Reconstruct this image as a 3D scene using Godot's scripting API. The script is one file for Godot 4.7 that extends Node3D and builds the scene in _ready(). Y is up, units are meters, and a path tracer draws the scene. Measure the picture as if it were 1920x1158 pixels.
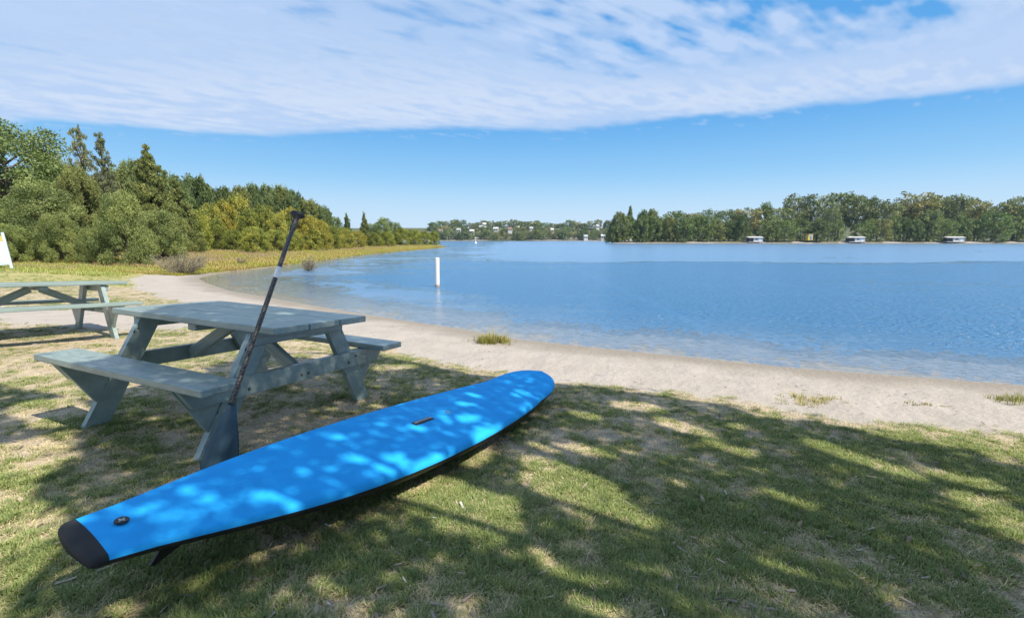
extends Node3D
# A lakeside reserve: lawn, sandy beach, two picnic tables, a blue paddleboard and a paddle, wooded shores beyond.

const EYE := Vector3(0, 1.30, 0)
const WATER := -0.27
const SUN_TOWARDS := Vector3(0.32, 0.5, 0.22)
const SHORE: Array[Vector2] = [Vector2(40, 6), Vector2(14, -1.2), Vector2(9, -3.2), Vector2(5.57, -4.88), Vector2(3.55, -5.55), Vector2(1.8, -6.38), Vector2(0.17, -7.18), Vector2(-1.06, -8.21), Vector2(-2.08, -8.93), Vector2(-3.19, -9.79), Vector2(-4.52, -10.82), Vector2(-6.73, -12.65), Vector2(-8.72, -14.25), Vector2(-11.2, -16.92), Vector2(-12.7, -18.79), Vector2(-13.57, -21.11), Vector2(-13.87, -23.26), Vector2(-13.65, -25.9), Vector2(-14.47, -35.16), Vector2(-15.58, -52.5), Vector2(-14.65, -71.5), Vector2(-14.0, -96.2), Vector2(-18, -112), Vector2(-40, -122), Vector2(-120, -128), Vector2(-500, -130)]
const FAR_SHORE: Array[Vector2] = [Vector2(-900, -430), Vector2(-60, -428), Vector2(98, -428), Vector2(74, -300), Vector2(45, -206), Vector2(38, -184), Vector2(46, -182), Vector2(110, -182), Vector2(240, -181), Vector2(500, -150), Vector2(900, -60)]
const HERO := [ ['broad', -31.58, -27, 6.51, 5.89], ['broad', -28.66, -27, 7.26, 6.51], ['broad', -23.48, -23.5, 3.79, 3.24], ['shesparse', -29.60, -33, 8.57, 3.9], ['shesparse', -28.45, -33.5, 8.15, 3.9], ['cone', -22.72, -30, 6.52, 4.13], ['she', -23.45, -25.5, 4.65, 2.78], ['scrub', -19.01, -23.0, 3.33, 2.9], ['she', -27.9, -35, 6.29, 3.21], ['she', -34.42, -36, 7.03, 3.72], ['cone', -25.34, -36, 5.46, 3.51], ['scrub', -21.72, -22.5, 2.24, 2.07], ['scrub', -19.86, -26.5, 2.66, 3.04], ['scrub', -20.32, -22.8, 1.68, 1.57], ['scrub', -23.48, -22.0, 1.68, 2.27] ]
const LEFT_BACK := [ [-55.98, -48.45, 6.84, 4.17], [-53.3, -48.44, 6.66, 4.17], [-50.23, -46.79, 6.44, 4.03], [-49.98, -49.41, 7.94, 4.25], [-44.03, -45.48, 6.82, 3.92], [-40.47, -44.08, 7.06, 3.8], [-43.41, -49.5, 7.01, 4.26], [-40.59, -48.78, 7.81, 4.2], [-34.64, -44.76, 6.95, 3.85], [-32.61, -45.26, 6.74, 3.9], [-33.0, -49.23, 7.14, 4.24] ]
const SPIT := [ ['she', -41.24, -61.77, 6.52, 4.89], ['she', -38.0, -59.24, 6.95, 4.3], ['she', -36.49, -60.07, 7.1, 3.97], ['she', -32.81, -57.23, 6.88, 3.78], ['she', -33.74, -61.65, 7.73, 3.66], ['she', -31.07, -60.14, 7.44, 3.97], ['she', -30.03, -61.8, 7.56, 3.67], ['she', -28.15, -61.36, 6.86, 3.65], ['she', -24.61, -57.79, 5.63, 3.82], ['she', -23.25, -58.17, 5.0, 3.07], ['cone', -27.28, -78, 5.09, 2.33], ['cone', -25.07, -80, 5.4, 2.57], ['broad', -22.7, -84, 4.74, 3.66], ['broad', -23.62, -80, 3.66, 2.76], ['broad', -21.78, -88, 4.16, 2.63], ['broad', -26.98, -72, 4.31, 2.48], ['bush', -27.02, -40, 3.44, 3.17], ['bush', -29.51, -46, 4.29, 3.64], ['bush', -30.66, -50, 4.95, 3.63], ['bush', -30.23, -52, 5.68, 4.12], ['bush', -25.59, -46, 3.98, 3.04], ['bush', -26.29, -50, 4.66, 3.63], ['bush', -22.98, -46, 3.74, 3.04], ['bush', -23.39, -50, 4.29, 3.63], ['bush', -21.86, -50, 3.8, 3.3], ['bush', -21.26, -52, 3.37, 3.09], ['bush', -21.89, -40, 2.23, 2.64], ['bush', -25.39, -43, 1.98, 2.55], ['bush', -22.23, -44, 2.09, 2.61], ['bush', -21.68, -46, 2.06, 2.73], ['bush', -21.29, -50, 2.39, 2.64], ['bush', -21.62, -56, 2.76, 2.96], ['bush', -21.46, -60, 2.6, 3.17], ['bush', -21.73, -66, 2.41, 3.14], ['bush', -21.26, -72, 2.21, 3.23], ['bush', -20.28, -76, 2.48, 3.41], ['bush', -20.31, -86, 3.2, 3.86], ['bush', -19.33, -92, 3.18, 4.13], ['bush', -18.25, -98, 3.07, 4.14], ['bush', -17.24, -104, 3.19, 3.02], ['bush', -27.73, -44, 2.94, 2.9], ['bush', -22.89, -48, 2.96, 2.54] ]
const RIGHT_BACK := [ ['cone', 40.56, -190, 9.56, 5.24], ['she', 42.69, -188, 10.72, 7.77], ['cone', 47.46, -190, 14.18, 6.54], ['she', 52.85, -190, 12.29, 8.73], ['she', 58.31, -196, 11.99, 9.0], ['she', 61.0, -194.65, 10.26, 10.17], ['broad', 67.99, -197.42, 11.08, 12.71], ['gum', 74.92, -195.85, 12.76, 11.12], ['broad', 80.51, -193.41, 11.75, 11.89], ['broad', 88.22, -194.86, 12.7, 14.44], ['gum', 96.82, -194.93, 13.66, 12.35], ['she', 105.61, -197.66, 14.42, 9.58], ['gum', 111.03, -197.19, 15.24, 18.37], ['gum', 121.83, -200.62, 18.11, 17.76], ['gum', 128.89, -198.51, 18.35, 18.07], ['gum', 141.14, -203.81, 19.77, 16.42], ['gum', 146.39, -200.33, 19.43, 14.12], ['gum', 153.7, -201.13, 18.03, 13.57], ['gum', 158.25, -198.76, 15.73, 12.99], ['gum', 167.82, -202.86, 15.79, 12.87], ['gum', 173.42, -202.27, 18.47, 17.76], ['gum', 172.85, -199, 19.37, 11.42], ['gum', 180.56, -200.84, 17.14, 14.25], ['gum', 188.41, -202.01, 18.9, 12.74], ['gum', 186.41, -199, 19.58, 11.88], ['gum', 195.81, -203.41, 17.35, 12.48], ['gum', 200.85, -202.51, 15.82, 13.95], ['gum', 207.34, -202.38, 15.25, 19.02], ['gum', 211.76, -198.07, 16.21, 14.22], ['gum', 213.98, -199, 17.19, 11.42], ['gum', 217.69, -197.33, 16.62, 15.73], ['gum', 225.57, -197.69, 17.19, 14.73], ['gum', 235.52, -200.21, 17.95, 12.47] ]
const RIGHT_FRONT := [ ['she', 40.97, -189.9, 7.73, 8.03], ['bush', 45.41, -187.92, 9.2, 9.29], ['she', 50.71, -186.45, 9.44, 8.52], ['she', 56.55, -188.51, 9.07, 10.92], ['she', 63.07, -187.97, 9.73, 9.49], ['bush', 68.26, -186.25, 8.92, 9.47], ['she', 75.17, -189.04, 9.72, 10.83], ['bush', 81.95, -189.34, 8.49, 8.97], ['bush', 87.67, -189.83, 7.51, 8.56], ['she', 91.98, -187.9, 10.3, 8.8], ['bush', 103.64, -187.39, 9.88, 8.49], ['broad', 108.85, -187.4, 8.3, 10.09], ['broad', 116.57, -189.9, 7.92, 11.09], ['she', 121.35, -186.79, 9.05, 11.39], ['bush', 129.69, -188.77, 7.93, 8.94], ['broad', 140.44, -187.21, 8.14, 8.05], ['bush', 146.67, -188.88, 7.89, 9.77], ['broad', 152.35, -188.5, 10.39, 7.48], ['she', 156.96, -188.52, 8.26, 8.14], ['she', 160.35, -186.66, 9.21, 7.47], ['she', 166.05, -187.93, 10.54, 11.18], ['bush', 172.53, -187.52, 9.44, 9.68], ['she', 179.75, -188.87, 8.88, 10.03], ['broad', 186.48, -189.47, 10.12, 11.73], ['bush', 190.52, -186.38, 9.94, 13.29], ['bush', 201.76, -189.27, 11.35, 12.69], ['bush', 207.98, -187.87, 11.08, 11.88], ['she', 217.56, -189.87, 11.73, 10.52], ['she', 221.25, -187.53, 10.22, 12.92] ]
const CENTRE := [ [-81.5, 10.3, -486.3, 7.9, 13.1], [-79.0, 10.8, -513.8, 9.8, 13.0], [-66.6, 10.4, -494.7, 9.7, 14.7], [-61.7, 10.8, -512.7, 11.3, 14.3], [-50.0, 10.3, -485.0, 10.4, 9.1], [-40.9, 10.3, -485.4, 7.8, 10.0], [-36.6, 10.6, -503.0, 8.0, 11.2], [-29.1, 10.1, -476.8, 9.7, 12.4], [-21.9, 10.2, -482.2, 9.5, 9.1], [-15.4, 10.8, -512.2, 9.1, 11.8], [-7.7, 10.9, -519.6, 10.1, 16.8], [1.8, 10.8, -514.8, 12.0, 10.5], [8.6, 10.6, -505.4, 9.4, 15.2], [13.9, 10.3, -487.5, 8.8, 15.3], [19.2, 10.0, -470.1, 9.0, 13.8], [26.8, 10.6, -504.4, 9.9, 12.7], [35.4, 10.5, -499.7, 7.9, 16.8], [44.8, 10.8, -512.9, 7.5, 13.3], [52.6, 10.6, -506.0, 7.2, 13.1], [58.9, 10.3, -485.2, 10.2, 15.0], [69.0, 10.6, -502.4, 8.8, 11.7], [75.7, 10.6, -504.8, 7.2, 17.2], [81.3, 10.4, -491.3, 9.4, 9.4], [88.3, 10.2, -483.4, 11.0, 9.4], [98.0, 10.3, -486.7, 9.7, 9.5], [-75.4, 5.2, -458.8, 9.2, 8.0], [-66.7, 5.2, -463.5, 9.4, 12.2], [-55.0, 5.2, -461.9, 8.0, 8.4], [-47.8, 5.2, -463.2, 9.5, 8.6], [-38.4, 5.2, -461.2, 6.7, 8.9], [-28.7, 5.1, -453.7, 8.0, 10.5], [-22.5, 5.1, -453.3, 6.8, 9.8], [-14.7, 5.2, -461.2, 6.0, 8.1], [-6.9, 5.2, -460.0, 7.0, 8.9], [4.3, 5.2, -459.7, 8.8, 7.7], [11.9, 5.2, -463.7, 8.7, 12.6], [22.4, 5.2, -464.1, 8.0, 9.5], [28.7, 5.1, -452.3, 8.2, 10.2], [36.0, 5.2, -464.1, 7.8, 9.9], [43.8, 5.2, -458.5, 5.8, 7.9], [52.9, 5.2, -459.6, 8.2, 11.9], [63.9, 5.2, -458.0, 6.5, 11.3], [71.6, 5.2, -464.8, 7.8, 8.6], [80.3, 5.1, -457.3, 6.3, 8.9], [92.2, 5.2, -461.9, 6.5, 9.4], [-68.0, 0.8, -434.1, 8.0, 10.8], [-58.8, 0.8, -434.2, 8.9, 12.9], [-52.4, 0.8, -433.1, 8.8, 7.2], [-46.3, 0.8, -433.2, 7.3, 12.6], [-38.4, 0.8, -434.1, 7.5, 8.8], [-29.5, 0.8, -437.5, 8.0, 9.8], [-23.2, 0.8, -435.9, 8.8, 12.2], [-14.2, 0.8, -434.8, 7.1, 7.6], [-5.6, 0.8, -436.5, 6.7, 7.2], [3.4, 0.8, -434.1, 6.4, 8.9], [9.0, 0.8, -432.1, 7.4, 12.0], [15.2, 0.8, -436.7, 7.9, 9.8], [21.6, 0.8, -438.0, 9.0, 11.4], [29.3, 0.8, -435.9, 6.9, 12.5], [37.5, 0.8, -436.1, 8.4, 9.2], [43.4, 0.8, -438.0, 7.5, 11.7], [49.1, 0.8, -433.3, 8.8, 10.6], [57.4, 0.8, -433.6, 7.4, 9.7], [65.4, 0.8, -433.0, 8.9, 11.9], [74.5, 0.8, -435.4, 5.8, 11.3], [81.1, 0.8, -436.8, 8.7, 9.9], [89.1, 0.8, -435.9, 7.3, 11.7] ]
const HOUSES := [ [-67.9, 7.1, -447, 6.7], [-50.6, 7.6, -447, 6.2], [-38.0, 6.6, -447, 6.7], [-30.1, 10.3, -458, 5.8], [-15.6, 9.3, -458, 7.4], [-2.1, 8.7, -458, 6.8], [5.3, 11.0, -468, 6.4], [18.7, 9.3, -458, 5.3], [38.0, 7.6, -447, 4.6], [-55.8, 4.1, -447, 4.1], [-44.6, 4.1, -447, 4.1], [67.1, 1.5, -428, 5.9], [83.1, 1.5, -428, 6.4], [84.7, 12.0, -468, 5.4], [-27.5, 13.6, -468, 5.4] ]
const LIT := [ [-3.66, -3.46, -3.22, -3.2, 0.11], [-3.56, -3.82, -3.22, -4.56, 0.07], [2.16, -2.98, 2.42, -2.58, 0.06], [2.66, -2.57, 2.78, -2.45, 0.05], [2.53, -2.27, 2.45, -1.97, 0.07], [1.05, -3.81, 1.25, -3.75, 0.07], [1.25, -3.44, 1.46, -3.18, 0.05], [1.41, -2.99, 1.59, -2.83, 0.04], [0.21, -2.89, 0.72, -2.79, 0.05], [0.22, -2.65, 0.47, -2.27, 0.08], [0.47, -2.27, 0.60, -2.02, 0.05], [0.14, -2.45, 0.37, -2.11, 0.05], [0.09, -1.78, 0.23, -1.57, 0.03], [0.23, -1.57, 0.31, -1.40, 0.04], [0.46, -1.69, 0.64, -1.53, 0.02], [1.40, -2.32, 1.53, -2.16, 0.03], [0.77, -1.85, 0.83, -1.79, 0.02], [1.39, -1.88, 1.46, -1.76, 0.02], [1.04, -1.75, 1.16, -1.63, 0.02], [1.78, -3.35, 1.79, -3.32, 0.04], [-0.41, -2.24, -0.15, -2.07, 0.11], [-0.27, -1.98, -0.07, -1.96, 0.06], [-1.15, -1.84, -1.02, -1.82, 0.02], [-0.75, -1.57, -0.63, -1.51, 0.02], [-1.39, -1.44, -1.33, -1.42, 0.02], [-0.21, -1.49, -0.17, -1.46, 0.02], [-1.35, -4.97, -1.12, -5.05, 0.08], [-2.55, -5.50, -2.27, -5.45, 0.07], [-1.11, -3.66, -1.05, -3.64, 0.03], [-2.25, -3.88, -2.17, -3.81, 0.03], [-0.18, -1.75, -0.14, -1.72, 0.02], [-0.62, -1.89, -0.57, -1.85, 0.02], [1.68, -1.76, 1.70, -1.71, 0.02], [0.91, -2.44, 0.95, -2.38, 0.02], [0.58, -3.56, 0.69, -3.44, 0.04], [1.75, -2.13, 1.80, -2.06, 0.02], [-0.21, -2.69, -0.22, -2.79, 0.06], [-0.39, -2.95, -0.37, -2.95, 0.04], [-0.46, -2.67, -0.59, -2.72, 0.02], [-0.56, -2.93, -0.50, -2.84, 0.02], [-0.91, -2.70, -0.90, -2.70, 0.03], [-0.70, -2.22, -0.73, -2.29, 0.04], [-0.95, -2.33, -0.95, -2.33, 0.02], [-0.95, -2.24, -0.84, -2.23, 0.02], [-1.18, -1.80, -1.20, -1.88, 0.02], [-1.37, -1.77, -1.37, -1.81, 0.02], [-1.54, -1.68, -1.54, -1.71, 0.03], [-0.01, -3.56, 0.03, -3.56, 0.04], [-0.45, -3.39, -0.40, -3.39, 0.04], [-0.48, -3.20, -0.45, -3.20, 0.03], [0.02, -3.24, 0.05, -3.32, 0.02], [-0.57, -2.21, -0.57, -2.23, 0.01], [-0.72, -2.71, -0.67, -2.69, 0.03], [-0.77, -2.18, -0.78, -2.13, 0.02], [-1.12, -2.47, -1.10, -2.47, 0.01], [-1.49, -1.83, -1.48, -1.82, 0.01], [-1.11, -2.08, -1.09, -2.06, 0.01] ]
const SHADE: Array[Vector2] = [Vector2(-1.72, -1.37), Vector2(-1.8, -1.56), Vector2(-1.89, -1.85), Vector2(-2.11, -2.02), Vector2(-2.4, -2.15), Vector2(-2.54, -2.37), Vector2(-2.61, -2.64), Vector2(-3.07, -3.07), Vector2(-3.07, -3.41), Vector2(-3.28, -4.05), Vector2(-3.22, -4.76), Vector2(-3.13, -5.25), Vector2(-2.62, -5.66), Vector2(-1.66, -5.64), Vector2(-1.04, -5.27), Vector2(-0.69, -4.99), Vector2(-0.08, -4.7), Vector2(0.47, -4.49), Vector2(0.94, -4.37), Vector2(1.5, -4.11), Vector2(2.01, -3.87), Vector2(2.11, -3.57), Vector2(2.52, -3.48), Vector2(2.69, -3.29), Vector2(2.82, -3.1), Vector2(3.01, -3.01), Vector2(3.25, -2.97), Vector2(3.2, -2.77), Vector2(4.2, -2.5), Vector2(6.0, -1.9), Vector2(8.0, 0.0), Vector2(8.0, 3.0), Vector2(5.0, 5.0), Vector2(1.0, 5.0), Vector2(-2.0, 3.0), Vector2(-2.2, 0.6)]

const SHADE_LEFT: Array[Vector2] = [Vector2(-4.94, -4.07), Vector2(-4.10, -3.82), Vector2(-3.63, -3.65), Vector2(-3.12, -3.62), Vector2(-2.89, -3.85), Vector2(-2.37, -3.21), Vector2(-2.57, -3.09), Vector2(-2.82, -3.07), Vector2(-2.93, -3.03), Vector2(-3.06, -2.94), Vector2(-3.21, -2.75), Vector2(-3.33, -2.68)]

var rng := RandomNumberGenerator.new()
var patch_noise := FastNoiseLite.new()
var fine_noise := FastNoiseLite.new()
var lump_noise := FastNoiseLite.new()
var cloud_noise := FastNoiseLite.new()
var cloud_fine := FastNoiseLite.new()
var box_cache := {}
var taken := {}
var M := {}
var slots: Array = []


# ---------------------------------------------------------------- helpers
func numbered(called: String) -> String:
	if not taken.has(called):
		taken[called] = 0
		return called
	taken[called] += 1
	return "%s_%03d" % [called, taken[called]]


func tag(o: Node, label: String, category: String, group := "") -> void:
	o.set_meta("label", label)
	o.set_meta("category", category)
	if group != "":
		o.set_meta("group", group)


func thing(called: String, label: String, category: String, where: Vector3, group := "") -> Node3D:
	var o := Node3D.new()
	o.name = numbered(called)
	add_child(o)
	o.position = where
	tag(o, label, category, group)
	return o


func part(called: String, mesh: Mesh, m: Material, parent: Node, where := Transform3D.IDENTITY) -> MeshInstance3D:
	var o := MeshInstance3D.new()
	o.name = numbered(called) if parent == self else called
	o.mesh = mesh
	o.material_override = m
	parent.add_child(o, true)
	o.transform = where
	return o


func copies(called: String, mesh: Mesh, m: Material, places: PackedFloat32Array, parent: Node) -> MultiMeshInstance3D:
	var mm := MultiMesh.new()
	mm.transform_format = MultiMesh.TRANSFORM_3D
	mm.use_colors = true
	mm.mesh = mesh
	mm.instance_count = places.size() / 16
	mm.buffer = places
	var o := MultiMeshInstance3D.new()
	o.name = numbered(called) if parent == self else called
	o.multimesh = mm
	o.material_override = m
	parent.add_child(o, true)
	return o


func put(places: PackedFloat32Array, b: Basis, p: Vector3, c: Color) -> void:
	places.append_array(PackedFloat32Array([b.x.x, b.y.x, b.z.x, p.x, b.x.y, b.y.y, b.z.y, p.y, b.x.z, b.y.z, b.z.z, p.z, c.r, c.g, c.b, 1.0]))


func mat(color: Color, roughness := 0.8, vertex := false) -> StandardMaterial3D:
	var m := StandardMaterial3D.new()
	m.albedo_color = color.linear_to_srgb()
	m.roughness = roughness
	m.vertex_color_use_as_albedo = vertex
	m.cull_mode = BaseMaterial3D.CULL_DISABLED
	return m


func noise_image(size: int, frequency: float, octaves: int, noise_seed: int, kind := FastNoiseLite.TYPE_SIMPLEX_SMOOTH) -> Image:
	var n := FastNoiseLite.new()
	n.noise_type = kind
	n.seed = noise_seed
	n.frequency = frequency
	n.fractal_octaves = octaves
	var im := n.get_seamless_image(size, size)
	im.convert(Image.FORMAT_RGBA8)
	return im


func tinted(im: Image, low: float, high: float) -> ImageTexture:
	# a grey grain texture whose values run from low to high (sRGB)
	var d := im.get_data()
	for i in range(0, d.size(), 4):
		var v := int(lerpf(low, high, d[i] / 255.0) * 255.0)
		d[i] = v
		d[i + 1] = v
		d[i + 2] = v
	var r := Image.create_from_data(im.get_width(), im.get_height(), false, Image.FORMAT_RGBA8, d)
	r.generate_mipmaps()
	return ImageTexture.create_from_image(r)


func bumps(im: Image, strength: float) -> ImageTexture:
	var b: Image = im.duplicate()
	b.bump_map_to_normal_map(strength)
	return ImageTexture.create_from_image(b)


func triplanar(m: StandardMaterial3D, s: Vector3, in_world := false) -> void:
	m.uv1_triplanar = true
	m.uv1_world_triplanar = in_world
	m.uv1_scale = s


# a box with chamfered edges, centred, shared between equal sizes
func cbox(size: Vector3, bevel := 0.006) -> ArrayMesh:
	var key := [size.snappedf(0.0005), bevel]
	if box_cache.has(key):
		return box_cache[key]
	var h := size / 2
	var b := minf(bevel, minf(h.x, minf(h.y, h.z)) * 0.8)
	var st := SurfaceTool.new()
	st.begin(Mesh.PRIMITIVE_TRIANGLES)
	st.set_smooth_group(-1)
	var corner := func(sx: int, sy: int, sz: int, axis: int) -> Vector3:
		var v := Vector3(sx * (h.x - b), sy * (h.y - b), sz * (h.z - b))
		v[axis] = [sx * h.x, sy * h.y, sz * h.z][axis]
		return v
	var face := func(pts: Array) -> void:
		var n: Vector3 = (pts[2] - pts[0]).cross(pts[1] - pts[0])
		var mid := Vector3.ZERO
		for p in pts:
			mid += p
		if n.dot(mid) < 0:
			pts.reverse()
		for k in range(1, pts.size() - 1):
			st.add_vertex(pts[0])
			st.add_vertex(pts[k])
			st.add_vertex(pts[k + 1])
	for axis in 3:
		var u := (axis + 1) % 3
		var w := (axis + 2) % 3
		for s in [-1, 1]:
			var quad := []
			for q in [[-1, -1], [1, -1], [1, 1], [-1, 1]]:
				var sg := [0, 0, 0]
				sg[axis] = s
				sg[u] = q[0]
				sg[w] = q[1]
				quad.append(corner.call(sg[0], sg[1], sg[2], axis))
			face.call(quad)
		for q in [[-1, -1], [1, -1], [1, 1], [-1, 1]]:
			var lo := [0, 0, 0]
			var hi := [0, 0, 0]
			lo[axis] = -1
			hi[axis] = 1
			lo[u] = q[0]
			hi[u] = q[0]
			lo[w] = q[1]
			hi[w] = q[1]
			face.call([corner.call(lo[0], lo[1], lo[2], u), corner.call(hi[0], hi[1], hi[2], u), corner.call(hi[0], hi[1], hi[2], w), corner.call(lo[0], lo[1], lo[2], w)])
	for sx in [-1, 1]:
		for sy in [-1, 1]:
			for sz in [-1, 1]:
				face.call([corner.call(sx, sy, sz, 0), corner.call(sx, sy, sz, 1), corner.call(sx, sy, sz, 2)])
	st.generate_normals()
	var m := st.commit()
	box_cache[key] = m
	return m


# a bar from a to b: its length along x, `wide` along the given side direction, `thick` across both
func bar(a: Vector3, b: Vector3, side: Vector3) -> Transform3D:
	var x := (b - a).normalized()
	var z := x.cross(side).normalized()
	var y := z.cross(x)
	return Transform3D(Basis(x, y, z), (a + b) / 2)


# a flat plate: polygon in the local z-y plane, given thickness along x, chamfer-free
func plate(poly: PackedVector2Array, thick: float) -> ArrayMesh:
	var st := SurfaceTool.new()
	st.begin(Mesh.PRIMITIVE_TRIANGLES)
	st.set_smooth_group(-1)
	var ids := Geometry2D.triangulate_polygon(poly)
	for s in [-0.5, 0.5]:
		for k in range(0, ids.size(), 3):
			var order := [0, 1, 2] if s > 0 else [0, 2, 1]
			for o in order:
				var p := poly[ids[k + o]]
				st.add_vertex(Vector3(s * thick, p.y, p.x))
	for k in poly.size():
		var p := poly[k]
		var q := poly[(k + 1) % poly.size()]
		for v in [[-1, p], [1, p], [1, q], [-1, p], [1, q], [-1, q]]:
			st.add_vertex(Vector3(v[0] * thick * 0.5, v[1].y, v[1].x))
	st.generate_normals()
	return st.commit()


func lathe(profile: Array, sides := 16) -> ArrayMesh:
	# profile: Vector2(radius, height) from the bottom up
	var st := SurfaceTool.new()
	st.begin(Mesh.PRIMITIVE_TRIANGLES)
	for k in profile.size() - 1:
		for i in sides:
			var a0 := TAU * i / sides
			var a1 := TAU * (i + 1) / sides
			var p: Vector2 = profile[k]
			var q: Vector2 = profile[k + 1]
			var v := [Vector3(cos(a0) * p.x, p.y, sin(a0) * p.x), Vector3(cos(a1) * p.x, p.y, sin(a1) * p.x), Vector3(cos(a1) * q.x, q.y, sin(a1) * q.x), Vector3(cos(a0) * q.x, q.y, sin(a0) * q.x)]
			for o in [0, 1, 2, 0, 2, 3]:
				st.add_vertex(v[o])
	st.index()
	st.generate_normals()
	return st.commit()


func add_tube(st: SurfaceTool, pts: Array, radii: Array, sides := 7) -> void:
	var rings := []
	for k in pts.size():
		var d: Vector3 = (pts[mini(k + 1, pts.size() - 1)] - pts[maxi(k - 1, 0)]).normalized()
		var u := d.cross(Vector3(0.31, 0.17, 0.93)).normalized()
		var w := d.cross(u)
		var ring := []
		for i in sides:
			var a := TAU * i / sides
			ring.append([pts[k] + (u * cos(a) + w * sin(a)) * radii[k], u * cos(a) + w * sin(a)])
		rings.append(ring)
	for k in pts.size() - 1:
		for i in sides:
			var j := (i + 1) % sides
			for v in [rings[k][i], rings[k + 1][j], rings[k][j], rings[k][i], rings[k + 1][i], rings[k + 1][j]]:
				st.set_normal(v[1])
				st.add_vertex(v[0])


func begin() -> SurfaceTool:
	var st := SurfaceTool.new()
	st.begin(Mesh.PRIMITIVE_TRIANGLES)
	return st


# ---------------------------------------------------------------- terrain
func side_of(line: Array[Vector2], p: Vector2) -> float:
	# distance to a shoreline, positive on its left-hand (land) side
	var best := 1e12
	var sure := 0.0
	var sg := 1.0
	for i in line.size() - 1:
		var a := line[i]
		var e := line[i + 1] - a
		var r := p - a
		var t := clampf(r.dot(e) / e.length_squared(), 0.0, 1.0)
		var dd := (r - e * t).length_squared()
		if dd > best * 1.0005 + 1e-7:
			continue
		# where two stretches meet, trust the one that the place lies more squarely beside
		var c := e.cross(r) / e.length()
		if dd < best * 0.9995 or absf(c) > sure:
			sure = absf(c)
			sg = -1.0 if c > 0.0 else 1.0
		best = minf(best, dd)
	return sqrt(best) * sg


func inland(p: Vector2) -> float:
	var d := side_of(SHORE, p)
	if p.y < -110.0 or p.x > 30.0:
		d = maxf(d, side_of(FAR_SHORE, p)) if p.y < -60.0 else d
	return d


func height(p: Vector2, d: float) -> float:
	if d <= 0.0:
		return WATER + maxf(-2.4, 0.075 * d)
	var h := 0.056 * d if d < 6.0 else 0.336 + 0.22 * (1.0 - exp(-(d - 6.0) * 0.056 / 0.22))
	if p.y < -140.0:
		# the far hillside behind the lake
		var hill := smoothstep(6.0, 80.0, d) * 12.0 * smoothstep(-300.0, -440.0, p.y)
		h = minf(h, 0.9) + hill + (1.2 * smoothstep(0.5, 8.0, d) if p.y < -300.0 else 0.5 * smoothstep(0.3, 4.0, d))
	elif p.length() < 30.0:
		h += lump_noise.get_noise_2d(p.x * 2.0, p.y * 2.0) * 0.018 * smoothstep(0.0, 0.8, d)
		h += fine_noise.get_noise_2d(p.x * 5.0, p.y * 5.0) * (0.006 + 0.012 * smoothstep(2.4, 1.8, d)) * smoothstep(0.1, 0.8, d)
	return WATER + h


func ground_y(x: float, z: float) -> float:
	var p := Vector2(x, z)
	return height(p, inland(p))


# how much grass grows at a place: 0 bare sand, 1 lawn
func sward(p: Vector2, d: float) -> float:
	var edge := 2.05 + 0.30 * patch_noise.get_noise_2d(p.x * 1.3, p.y * 1.3) + 0.22 * patch_noise.get_noise_2d(p.x * 5.0 + 40, p.y * 5.0)
	if p.y < -19.0:
		edge = lerpf(edge, 0.25, smoothstep(-19.0, -22.5, p.y))
	if p.y < -150.0:
		edge = 10.0 if p.y < -300.0 else 4.0
	var s := smoothstep(-0.12, 0.22, d - edge)
	# the trodden path of sand beneath the second table
	var t := clampf((p.x + 10.5) / 4.6, 0.0, 1.0)
	var path := Vector2(lerpf(-10.5, -5.9, t), lerpf(-8.3, -7.6, t))
	s *= smoothstep(0.55, 0.95, p.distance_to(path) * 0.9 + 0.35 * patch_noise.get_noise_2d(p.x * 3.0, p.y * 3.0 + 9))
	return s


# how green the lawn is at a place: 0 dry straw and dirt, 1 fresh
func green(p: Vector2) -> float:
	var g := 0.47 + 0.9 * patch_noise.get_noise_2d(p.x * 1.1 + 11, p.y * 1.1) + 1.2 * patch_noise.get_noise_2d(p.x * 5.0 - 7, p.y * 5.0) + (0.9 * fine_noise.get_noise_2d(p.x * 22.0, p.y * 22.0) if p.y > -9.0 else 0.0)
	if p.x > 0.4 and p.y < -1.5:
		g += 0.18
	if p.x < -3.0:
		g -= 0.12
	return clampf(g, 0.0, 1.0)


func ground_colour(p: Vector2, d: float) -> Color:
	var n := 0.5 + 0.5 * fine_noise.get_noise_2d(p.x * 3.0, p.y * 3.0)
	if d <= 0.0:
		var sandy := Color(0.34, 0.29, 0.21).lerp(Color(0.42, 0.37, 0.28), n)
		var weedy := Color(0.055, 0.075, 0.06).lerp(Color(0.02, 0.045, 0.055), n)
		return sandy.lerp(weedy, smoothstep(2.6, 9.0, -d + 2.2 * patch_noise.get_noise_2d(p.x * 0.8, p.y * 0.8) + (2.2 if p.x < -5.0 else 0.0)))
	var sand := Color(0.409, 0.368, 0.322).lerp(Color(0.511, 0.469, 0.423), n)
	var wet := Color(0.30, 0.265, 0.22)
	sand = wet.lerp(sand, smoothstep(0.05, 0.95, d + 0.35 * patch_noise.get_noise_2d(p.x * 2.0, p.y * 2.0)))
	var g := green(p)
	var soil := Color(0.46, 0.385, 0.30).lerp(Color(0.64, 0.55, 0.41), n)
	soil = soil.lerp(Color(0.20, 0.21, 0.09), g * 0.7)
	if p.y < -14.0:
		soil = Color(0.52, 0.47, 0.23).lerp(Color(0.31, 0.36, 0.11), clampf(g * 1.1, 0.0, 1.0))
	if p.y < -22.0 and p.y > -140.0:
		soil = Color(0.30, 0.235, 0.10).lerp(Color(0.25, 0.25, 0.07), g)
	if p.y < -150.0:
		soil = Color(0.12, 0.14, 0.06)
	return sand.lerp(soil, sward(p, d))


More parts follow.
